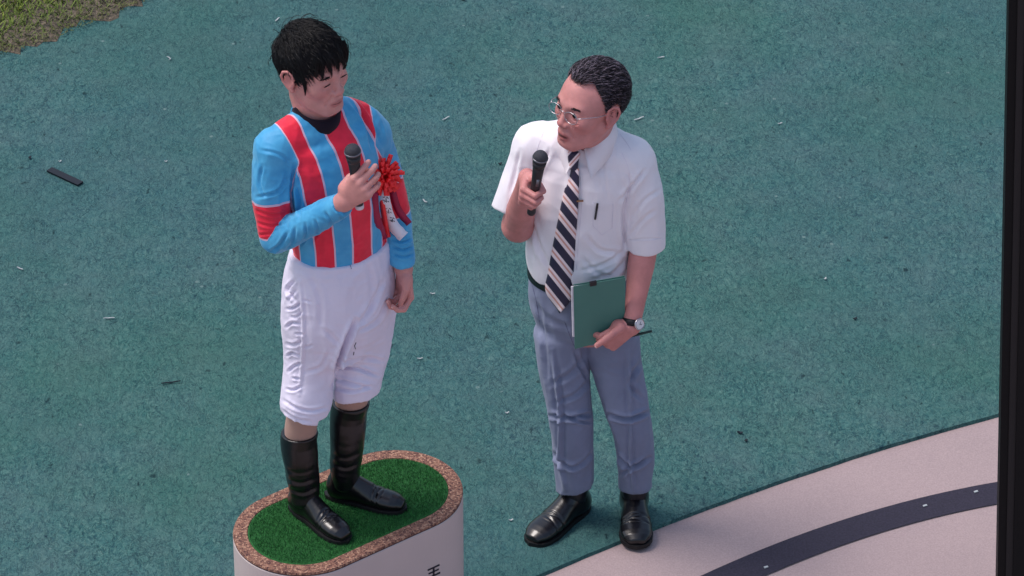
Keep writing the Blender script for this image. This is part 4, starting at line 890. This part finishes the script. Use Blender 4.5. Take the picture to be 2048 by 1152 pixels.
# ================================================================ the jockey on the podium
YJ = math.radians(35); LJ = A(math.cos(YJ), math.sin(YJ), 0); FJ = A(math.sin(YJ), -math.cos(YJ), 0)
HJ = Head(P(626, 136, -.625), 47, 0, -3, 1.04)
JN = A(X(632, -.61, 1.872), -.61, 1.872)
torJ = [(1.36, 680, -.62, .152, .112), (1.43, 681, -.62, .142, .106), (1.50, 679, -.62, .143, .108), (1.58, 675, -.62, .150, .112), (1.66, 669, -.62, .156, .114), (1.73, 663, -.62, .160, .108), (1.79, 655, -.615, .149, .089), (1.825, 646, -.61, .112, .068), (1.855, 640, -.61, .074, .056)]
TJ = np.array([A(X(px, y, z), y, z) for z, px, y, a, b in torJ]); aJ = A(*[t[3] for t in torJ]); bJ = A(*[t[4] for t in torJ])
jS = P(550, 298, -.69); jE = P(553, 474, -.73); jW = P(684, 408, -.86)
kS = P(740, 266, -.545); kE = P(789, 430, -.55); kW = P(806, 535, -.62)
armR = [jS, jS * .5 + jE * .5 + A(-.012, 0, 0), jE, jE * .5 + jW * .5 + A(0, 0, -.006), jW]; rR = [.057, .056, .047, .042, .034]
armL = [kS, kS * .5 + kE * .5 + A(.004, 0, 0), kE, kE * .5 + kW * .5, kW]; rL = [.056, .050, .045, .041, .034]
legR = [P(628, 640, -.655), P(612, 800, -.70), P(597, 880, -.668), P(612, 985, -.662)]; legL = [P(728, 620, -.585), P(714, 765, -.625), P(698, 820, -.585), P(694, 950, -.578)]
Fb = Fld((-1.15, -.95, .55), (-.45, -.4, 1.90), .010)
Fb.tube(TJ, aJ * .84, bJ * .82, LJ); Fb.tube([TJ[0], A(X(676, -.62, 1.2), -.62, 1.2), A(X(676, -.62, 1.12), -.62, 1.12)], [.13, .145, .13], [.095, .105, .09], LJ, k=.03)
for lg in (legR, legL): Fb.chain(lg, [.062, .040, .036, .024], k=.02)
Fb.chain(armR, A(*rR) * .78, k=.02); Fb.chain(armL, A(*rL) * .78, k=.02)
bV, bQ = Fb.mesh(); parts = [(bV, bQ)]; att = {k: [np.zeros(len(bV))] for k in ('lip', 'flush', 'stub_gap_shade')}
hV, hQ, ha = head_field(HJ, JN + A(0, 0, .0), .052, dict(mouth=.0, lid=(-.0055, .0018), stub_gap_shade=.03, jaw=.88))
parts.append((hV, hQ)); [att[k].append(ha[k]) for k in att]
def addp(V, Q, fl):
    parts.append((V, Q)); [att[k].append(np.zeros(len(V))) for k in ('lip', 'stub_gap_shade')]; att['flush'].append(np.full(len(V), fl))
JW = P(690, 402, -.87); jd = nrm(A(.52, -.30, .72)); jn = nrm(A(.40, .90, .05)); jn = nrm(jn - jd * (jn @ jd)); js = np.cross(jd, jn)
F = Fld(*bbox([jW * .8 + jE * .2, JW, JW + jd * .19, JW + jd * .1 + jn * .08], .05), .0024)
F.chain([jW * .8 + jE * .2, JW], [.029, .026])
hoR = hand_into(F, JW, jd, jn, js, [(34, 56, 40), (38, 62, 42), (42, 64, 44), (44, 64, 44)], spread=(.06, .0, -.05, -.10), thumb=[(.022, .028, .010), (.050, .036, .030), (.075, .030, .046), (.092, .018, .056)], sc=.98)
V, Q = F.mesh(); addp(smooth(V, Q, 1, .3), Q, .12)
KW = P(807, 536, -.62); kd = nrm(A(.03, -.14, -.99)); kn = nrm(A(-.80, -.58, 0)); kn = nrm(kn - kd * (kn @ kd)); ks = np.cross(kn, kd)
F = Fld(*bbox([kW * .8 + kE * .2, KW, KW + kd * .19, KW + kd * .1 + kn * .08], .055), .0024)
F.chain([kW * .8 + kE * .2, KW], [.029, .027])
hoK = hand_into(F, KW, kd, kn, ks, [(40, 62, 40), (50, 66, 42), (54, 70, 44), (56, 70, 44)], spread=(.10, .02, -.04, -.1), thumb=[(.024, .028, .008), (.052, .040, .020), (.080, .036, .030), (.102, .028, .036)], sc=.92)
V, Q = F.mesh(); addp(smooth(V, Q, 1, .3), Q, .2)
V, Fc = merge(parts); V = np.array(V)
jk = rootmesh('person', V, Fc, m_sk2, (-.83, -.63, .5), attrs={k: np.concatenate(v) for k, v in att.items()})
tag(jk, 'jockey in blue and red striped silks and white breeches standing on the podium', 'person')
nails(jk, hoR, jd, jn); nails(jk, hoK, kd, kn, .92)
hair(HJ, dict(n=13000, K=8, len=(.034, .066), lift=.015, stray=.02, crown=(-.02, -.105, .070), jit=.2, clump=.9, side_short=.35, grav=.5, fringe=-.22, wid=(.0005, .0010), grey=lambda p, u: np.clip((u - .85) * 1.5, 0, .3),
    line=([0, .4, .75, 1.05, 1.30, 1.45, 1.56, 1.72, 1.9, 2.2, 2.7, 3.15], [.078, .076, .062, .028, -.006, -.018, .020, .022, -.01, -.036, -.055, -.060])), m_h2, jk, 9)
for sx in (-1, 1):
    eye(HJ, sx, A(.0, .8, -.55), jk, .0722); brow(HJ, sx, .0175, .003, jk, m_h2, 80, .9, 15 + sx); lash(HJ, sx, -.0060, .0022, jk, m_h2, .0015)
locks(HJ, [((x, .070, .088), (x * 1.05 + dx, .0975 - 9 * x * x, z + .008), .006) for x, dx, z in [(-.052, -.004, .026), (-.040, -.003, .014), (-.028, .004, .030), (-.018, -.003, .018), (-.006, .003, .032), (.006, -.003, .020), (.018, .004, .028), (.030, .002, .014), (.042, .004, .026), (.052, .003, .018)]] + [((sx * .070, .030, .02), (sx * .072, .040, -.030), .005) for sx in (-1, 1)], m_h2, jk)
# silks
F = Fld((-1.08, -.99, 1.36), (-.50, -.40, 1.92), .0036)
F.tube(TJ, aJ, bJ, LJ)
F.chain([P(600, 258, -.65), P(574, 276, -.675), jS], [.048, .051, .055], k=.045); F.chain([P(688, 230, -.57), P(720, 241, -.555), kS], [.046, .049, .053], k=.045)
FS = F.like(); FS.chain(armR, rR, k=.0); FS.chain(armL, rL, k=.0)
FS.cut(jW, nrm(jW - jE), jW - .06, jW + .06); FS.cut(kW, nrm(kW - kE), kW - .06, kW + .06); F.join(FS, .012)
F.cut((0, 0, 1.372), (0, 0, -1)); F.chain([HJ.w((0, -.02, -.06)), JN + A(0, 0, .012)], [.058, .060], sub=True)
V, Q = F.mesh(); V = smooth(V, Q, 2)
d1, t1 = chain_d(V, armR[:], rR); d2, t2 = chain_d(V, armL[:], rL)
# torso implicit at the vertices
zc = np.clip(V[:, 2], torJ[0][0], torJ[-1][0]); tz = [t[0] for t in torJ]
cx = np.interp(zc, tz, TJ[:, 0]); cy = np.interp(zc, tz, TJ[:, 1]); ax_ = np.interp(zc, tz, aJ); bx_ = np.interp(zc, tz, bJ)
rel = V[:, :2] - np.stack([cx, cy], 1); lx = rel @ LJ[:2]; fy_ = rel @ FJ[:2]
ang_low = np.degrees(np.arctan2(lx / ax_, fy_ / bx_)); wid_ = np.interp(V[:, 2], [1.6, 1.70], [0, 1])
lat = np.degrees(np.arcsin(np.clip((lx) / .163, -1, 1))); ang = ang_low * (1 - wid_) + np.where(np.abs(ang_low) < 95, lat, np.sign(lat + 1e-9) * (180 - np.abs(lat)) * 0 + lat) * wid_
ang = np.where((V[:, 2] < 1.6), ang_low, ang)
L1 = np.linalg.norm(armR[1] - armR[0]) + np.linalg.norm(armR[2] - armR[1]); L2 = np.linalg.norm(armL[1] - armL[0]) + np.linalg.norm(armL[2] - armL[1])
torso_d = (np.sqrt((lx / ax_) ** 2 + (fy_ / bx_) ** 2) - 1) * .12
am1 = torso_d - d1; am2 = torso_d - d2
hole1 = (V - jS) @ nrm(A(-.86, -.46, -.32)) + .034; hole2 = (V - kS) @ nrm(A(.86, .46, -.30)) + .030
r1_ = np.clip((V[:, 2] - jS[2] + .12) / .09, 0, 1); r2_ = np.clip((V[:, 2] - kS[2] + .12) / .09, 0, 1)
arm1 = np.minimum(hole1 + (1 - r1_) * .15, am1 + .018 * r1_); arm2 = np.minimum(hole2 + (1 - r2_) * .15, am2 + .018 * r2_)
arm = smooth_attr(np.maximum(arm1, arm2), Q, 8); armt = smooth_attr(np.where(arm1 > arm2, t1 / L1, t2 / L2), Q, 4)
V = wrinkle(V, Q, .0022, 10, 41, (1, 1, .7)); V = wrinkle(V, Q, .0016, 22, 48, (1.2, 1.2, .55)); V = wrinkle(V, Q, .0009, 44, 49)
V = folds(V, Q, [([(590, 330), (583, 380), (586, 430)], 8, 5), ([(575, 345), (560, 380), (512, 395)], 3, 4), ([(586, 360), (600, 400), (597, 440)], 4, 4), ([(520, 300), (560, 310), (585, 330)], 2, 4), ([(510, 420), (545, 430), (575, 425)], 3, 3.5), ([(512, 445), (545, 452), (570, 445)], 3, 3.5), ([(516, 470), (545, 466)], 3, 3),
    ([(575, 465), (560, 490), (540, 505)], 4, 4), ([(590, 455), (585, 485), (570, 505)], 4, 4), ([(610, 447), (612, 470), (600, 492)], 3.5, 3.5), ([(630, 440), (636, 462), (625, 480)], 3.5, 3.5), ([(650, 425), (662, 445), (660, 462)], 3.5, 3.5), ([(668, 415), (682, 432), (680, 445)], 3, 3),
    ([(700, 200), (730, 240), (745, 300)], 5, 5), ([(720, 200), (745, 235), (762, 290)], 5, 5), ([(735, 210), (757, 245), (768, 285)], 3, 4), ([(782, 478), (805, 484), (826, 476)], 5, 3), ([(784, 492), (805, 500), (828, 492)], 5, 3), ([(786, 508), (806, 514), (829, 507)], 4, 3), ([(776, 462), (800, 470), (822, 462)], 4, 3),
    ([(525, 330), (520, 370), (530, 395)], 3, 4), ([(600, 420), (620, 415), (640, 405)], 2, 4), ([(770, 350), (762, 420), (770, 480)], 6, 5)])
M = NT('striped_silk'); an = M.attr('ang'); ar = M.attr('arm'); at = M.attr('armt')
bl = M.ramp(M.noise(18, 3), [(.3, lin(52, 146, 198)), (.7, lin(80, 170, 214))]); rd = M.ramp(M.noise(18, 3), [(.3, lin(216, 22, 54)), (.7, lin(238, 34, 66))]); pw = lin(212, 178, 200)
aa = M.math('ABSOLUTE', M.math('SUBTRACT', an, 3.0))
def box_(lo, hi): return M.math('MULTIPLY', M.math('GREATER_THAN', aa, lo), M.math('LESS_THAN', aa, hi))
red = M.math('ADD', M.math('LESS_THAN', aa, 13.5), M.math('ADD', box_(35, 60), box_(86, 113)))
edg = M.math('ADD', M.math('ADD', box_(12.4, 14.6), box_(34, 36)), M.math('ADD', box_(59, 61.2), box_(85, 87)))
tor = M.mix(edg, M.mix(red, bl, rd), pw)
def abox(lo, hi): return M.math('MULTIPLY', M.math('GREATER_THAN', at, lo), M.math('LESS_THAN', at, hi))
slv = M.mix(M.math('ADD', abox(.535, .565), abox(.955, .975)), M.mix(abox(.55, .965), bl, rd), pw)
hem = M.math('LESS_THAN', M.math('ABSOLUTE', ar), .0016)
M.base(M.mix(hem, M.mix(M.math('GREATER_THAN', ar, 0.0), tor, slv), pw)); M.set(Roughness=.55); M.b.inputs['Specular IOR Level'].default_value = .35; M.b.inputs['Sheen Weight'].default_value = .15; M.bump(M.noise(700, 2), .2, .0008); m_silk = M.m
silk = mesh('silks', V, Q, m_silk, jk, attrs=dict(ang=ang, arm=arm, armt=armt)); stJ = bvh(V, Q)
# black stand-up collar and thin blue collar edge
m_blk = cloth('black_collar_cloth', lin(24, 14, 30), .1); m_blue = cloth('blue_collar_cloth', lin(60, 148, 198))
def ringband(c, r0, r1, h0, h1, u, f, tilt, name, mat, parent, n=48, th=.003):
    V = []; Fc = []
    for i in range(n):
        a = 2 * math.pi * i / n; d = u * math.cos(a) + f * math.sin(a)
        for r, h in ((r0, h0), (r1, h1), (r1 + th, h1), (r0 + th, h0)): V.append(c + d * r + A(0, 0, h - tilt * math.sin(a) * .02))
        Fc += [(4 * i + j, 4 * i + (j + 1) % 4, 4 * ((i + 1) % n) + (j + 1) % 4, 4 * ((i + 1) % n) + j) for j in range(4)]
    return mesh(name, V, Fc, mat, parent)
ringband(JN + FJ * .008, .0700, .0620, -.016, .034, LJ, FJ, .9, 'undershirt_collar', m_blk, jk)
ringband(JN + FJ * .002, .0725, .0690, -.018, -.002, LJ, FJ, .5, 'collar', m_blue, silk)
# breeches
m_bre = cloth('white_breeches_cloth', lin(222, 214, 232), .02, 700, .8, .3)
F = Fld((-1.06, -.86, .80), (-.50, -.42, 1.46), .0036)
F.tube([A(X(681, -.62, 1.45), -.62, 1.45), A(X(680, -.62, 1.39), -.62, 1.39), A(X(678, -.62, 1.28), -.62, 1.28), A(X(677, -.62, 1.18), -.62, 1.18), A(X(677, -.62, 1.12), -.62, 1.12)], [.147, .160, .174, .172, .160], [.110, .122, .132, .126, .11], LJ)
F.tube([P(632, 640, -.65), P(626, 700, -.655), P(616, 760, -.68), P(611, 805, -.70), P(609, 845, -.695)], [.092, .084, .072, .073, .060], [.098, .088, .076, .075, .062], (1, 0, 0), k=.018)
F.tube([P(726, 620, -.585), P(728, 690, -.592), P(718, 742, -.615), P(713, 778, -.62), P(709, 810, -.60)], [.092, .078, .069, .068, .054], [.096, .082, .074, .070, .056], (1, 0, 0), k=.018)
F.cut((0, 0, 1.437), (0, 0, 1)); F.cut(P(606, 838, -.74), nrm(A(-.32, -.25, -1)), (-1.06, -.86, .7), (-.83, -.5, .93)); F.cut(P(712, 792, -.64), nrm(A(.25, -.2, -1)), (-.815, -.86, .8), (-.5, -.42, .97))
V, Q = F.mesh(); V = smooth(V, Q, 2); V = wrinkle(V, Q, .0028, 8, 61, (1, 1, .7)); V = wrinkle(V, Q, .0020, 16, 68, (1.2, 1.2, .6)); V = wrinkle(V, Q, .0012, 30, 69)
fl = [([(712, 640), (694, 680), (678, 720), (666, 775)], 13, 6), ([(690, 690), (676, 730), (668, 770)], 8, 4), ([(765, 560), (745, 610), (712, 655)], 4, 6), ([(775, 600), (755, 640), (712, 665)], 4, 5), ([(672, 715), (700, 722), (730, 716), (765, 722)], 5, 5), ([(672, 735), (705, 735), (745, 748), (757, 752)], 5, 4), ([(668, 755), (695, 765), (740, 775)], 5, 4), ([(670, 775), (700, 782), (745, 772)], 5, 4),
      ([(566, 800), (590, 815), (625, 822), (655, 815)], 4, 4), ([(564, 820), (590, 838), (620, 843)], 4, 4), ([(660, 700), (640, 735), (610, 745)], 3, 5), ([(590, 560), (575, 580), (590, 600)], 5, 4), ([(592, 580), (576, 602)], 4, 4), ([(600, 607), (588, 616), (573, 618)], 5, 3.5), ([(606, 622), (592, 634), (580, 633)], 3, 3), ([(600, 648), (584, 646), (572, 655)], 5, 3.5), ([(608, 668), (590, 668)], 3, 3), ([(604, 682), (588, 690), (573, 688)], 4, 4), ([(598, 712), (584, 706), (574, 712)], 5, 3), ([(606, 726), (590, 732), (576, 744)], 4, 3.5), ([(600, 758), (584, 756)], 4, 3), ([(604, 772), (586, 780), (572, 778)], 4, 3.5), ([(622, 604), (606, 600)], 2.5, 3), ([(626, 690), (608, 696)], 2.5, 3),
      ([(600, 560), (606, 640), (604, 720), (598, 790)], -3, 4), ([(620, 545), (640, 600), (640, 660)], 2.5, 7), ([(735, 520), (745, 580), (735, 640)], 2.5, 7), ([(680, 690), (650, 660)], 3, 6)]
V = folds(V, Q, fl); bre = mesh('breeches', V, Q, m_bre, jk); stB = bvh(V, Q)
for pts in ([(712, 685), (709, 692), (711, 698)], [(708, 704), (707, 710)]):
    V, Fc = tubemesh([onto(stB, x, y, .0006) for x, y in pts], .0012, 5); mesh('mud_fleck', V, Fc, m_dark, bre)
V, Fc = tubemesh([onto(stB, x, y, .001) for x, y in [(699, 526), (701, 532), (703, 538)]], .0012, 5); mesh('drawstring', V, Fc, m_trou, bre)
# tights between breeches and boots
m_tight = cloth('tan_tights', lin(168, 134, 122), .05, 600, .75, .2)
for lg, r in ((legR, .047), (legL, .047)):
    V, Q = tubemesh(resample([lg[1], lg[1] * .3 + lg[2] * .7, lg[2] * .85 + lg[3] * .15], 12), [r] * 8 + [r * .97] * 4, 28); mesh('tights', V, Q, m_tight, jk)
# boots
m_shaft = simple('boot_leather', lin(10, 9, 15), .36, spec=.45, var=.2, vs=50, bs=80, bump=.2, bd=.002, coat=.2)
def boot(lg, heel, toe, top_px, cutn, wrk):
    o, tw = shoe(jk, heel, toe, .5, m_leather, m_sole, m_lace, name='boot', wid=.86, laces=False, tall=.115)
    an_ = A((heel[0] * .78 + toe[0] * .22), (heel[1] * .78 + toe[1] * .22), .585); top = lg[2] * 1.0
    F = Fld(*bbox([an_, top], .075), .003); F.tube([an_ - A(0, 0, .02), an_ + A(0, 0, .02), an_ * .6 + top * .4, an_ * .25 + top * .75, top, top + (lg[1] - top) * .4], [.040, .043, .048, .0535, .0535, .0535], [.044, .046, .051, .056, .056, .056], (1, 0, 0), n=10)
    tc = onto(None, *top_px, 0, lg[2][1] - .05); F.cut(tc, cutn)
    V, Q = F.mesh(); V = smooth(V, Q, 1); lo_ = V[:, 2] < .5 + .17; V0 = V; V1 = wrinkle(V, Q, .0034, 13, 77 + int(lg[0][0] * 10)); V1 = folds(V1, Q, [(a_, b_ * .35, c_ * 1.2) for a_, b_, c_ in wrk]); wz = np.clip((.5 + .24 - V0[:, 2]) / .10, .12, 1)[:, None]; V = V0 + (V1 - V0) * wz; mesh('boot_shaft', V, Q, m_shaft, o)
    cf = nrm(A(toe[0] - heel[0], toe[1] - heel[1], 0)); 
boot(legR, A(-.925, -.612, 0), A(-.757, -.792, 0), (600, 880), nrm(A(-.05, .1, 1)), [([(565, 935), (600, 945), (632, 935)], 5, 4), ([(568, 955), (600, 966), (634, 955)], 6, 4), ([(572, 975), (605, 986), (638, 972)], 5, 4), ([(566, 900), (580, 930), (600, 938)], 3, 3), ([(630, 900), (622, 925), (600, 940)], 3, 4)])
boot(legL, A(-.822, -.556, 0), A(-.590, -.632, 0), (698, 818), nrm(A(-.05, .1, 1)), [([(662, 885), (692, 895), (725, 885)], 6, 4), ([(660, 905), (690, 916), (722, 904)], 6, 4), ([(662, 925), (692, 936), (722, 925)], 4, 4), ([(663, 870), (675, 885), (690, 890)], 3, 3), ([(700, 840), (690, 870), (700, 890)], 2, 4)])
# rosette of red ribbon with printed tail
m_rib = simple('red_ribbon', lin(240, 38, 44), .4, spec=.45, var=.1, vs=40, bs=500, bump=.15); m_wrib = simple('white_ribbon', lin(228, 222, 232), .55, var=.03, bump=.1); m_drib = simple('crimson_ribbon', lin(150, 18, 62), .5, var=.15)
rc_ = onto(stJ, 766, 350, .014); rn = nrm(CAM - rc_) * .6 + nrm(A(.5, -.8, .1)) * .4; rn = nrm(rn); e1 = nrm(np.cross(A(0, 0, 1), rn)); e2 = np.cross(rn, e1)
pts_all = []
for lay, (cnt, rad, hgt) in enumerate([(17, .050, .008), (16, .044, .016), (13, .033, .024), (9, .022, .030), (5, .010, .034)]):
    for i in range(cnt):
        a = 2 * math.pi * (i + random.uniform(-.25, .25)) / cnt + lay * .4; d = e1 * math.cos(a) + e2 * math.sin(a); t_ = np.cross(rn, d); R_ = 1.1 * rad * random.uniform(.85, 1.12); w_ = random.uniform(.009, .014); tw_ = random.uniform(-.5, .5); Vp = []; nseg = 10
        for k in range(nseg + 1):
            q = k / nseg; r_ = R_ * math.sin(q * math.pi * .93) ** .8; z_ = hgt * .3 + hgt * (math.sin((q - .15) * math.pi) * .7 + .3 * q) + .006; c = rc_ + d * (r_ + .003) + rn * z_; wd = t_ * math.cos(tw_) + rn * math.sin(tw_)
            Vp += [c - wd * w_ * .5, c + wd * w_ * .5]
        pts_all.append((Vp, [(2 * k, 2 * k + 1, 2 * k + 3, 2 * k + 2) for k in range(nseg)]))
V, Fc = merge(pts_all); ro = mesh('ribbon_loops', V, Fc, m_rib, silk); s_ = ro.modifiers.new('thick', 'SOLIDIFY'); s_.thickness = .0008
def tail(pts, w_px, off, mat, name, parent=silk):
    p = resample([(x, y, 0) for x, y in pts], 16)[:, :2]; V = []; 
    for i in range(16):
        t = nrm(p[min(i + 1, 15)] - p[max(i - 1, 0)]); nn = A(-t[1], t[0]); c = [onto(stJ, *p[i], off + .002 * math.sin(i * .9), -.62)]; yy = c[0][1]
        V += [P(*(p[i] + nn * w_px * .5), yy + .003), P(*(p[i]), yy - .001), P(*(p[i] - nn * w_px * .5), yy + .003)]
    V = np.array(V)
    for j in range(3): V[j::3, 1] = np.convolve(np.r_[V[j, 1], V[j::3, 1], V[45 + j, 1]], [.25, .5, .25], 'valid')
    o = mesh(name, V, [(3 * i + j, 3 * i + j + 1, 3 * i + j + 4, 3 * i + j + 3) for i in range(15) for j in (0, 1)], mat, parent); s_ = o.modifiers.new('thick', 'SOLIDIFY'); s_.thickness = .0012; return o, V
tail([(748, 385), (752, 430), (768, 478)], 16, .008, m_drib, 'red_ribbon_tail'); tail([(785, 385), (797, 420), (818, 448)], 14, .010, m_drib, 'red_ribbon_tail'); tail([(762, 390), (768, 430), (776, 475)], 10, .009, m_rib, 'red_ribbon_tail')
wt_, WV = tail([(765, 378), (772, 415), (786, 450), (808, 474)], 23, .018, m_wrib, 'printed_ribbon_tail')
gl2 = []
for (x, y, sc_) in [(771, 400, 1), (776, 422, 1), (784, 440, .8)]:
    for (ax0, ay0, ax1, ay1) in [(-5, -5, -1, -6), (2, -6, 6, -3), (-6, 0, -1, 1), (1, -3, 2, 5), (-3, 4, 1, 2), (4, 2, 7, 4)]:
        c0 = np.array([onto(bvh(*(WV, [(3 * i + j, 3 * i + j + 1, 3 * i + j + 4, 3 * i + j + 3) for i in range(15) for j in (0, 1)])), x + qx * sc_, y + qy * sc_, .0022, -.62) for qx, qy in ((ax0, ay0), (ax1, ay1))]); gl2.append(tubemesh(c0, .0011, 5))
    V, Fc = merge(gl2); mesh('printed_character', V, Fc, m_black, wt_); gl2 = []
# microphone in his right hand
mj = nrm(A(-.075, -.10, .99)); gJ = JW + jd * .100 + jn * .036
gJ = P(712, 357, gJ[1])
m_cap = simple('white_end_cap', lin(206, 196, 204), .4, bump=0)
mic(gJ, mj, .225, 'black handheld microphone with a white end cap held by the jockey', m_cap)
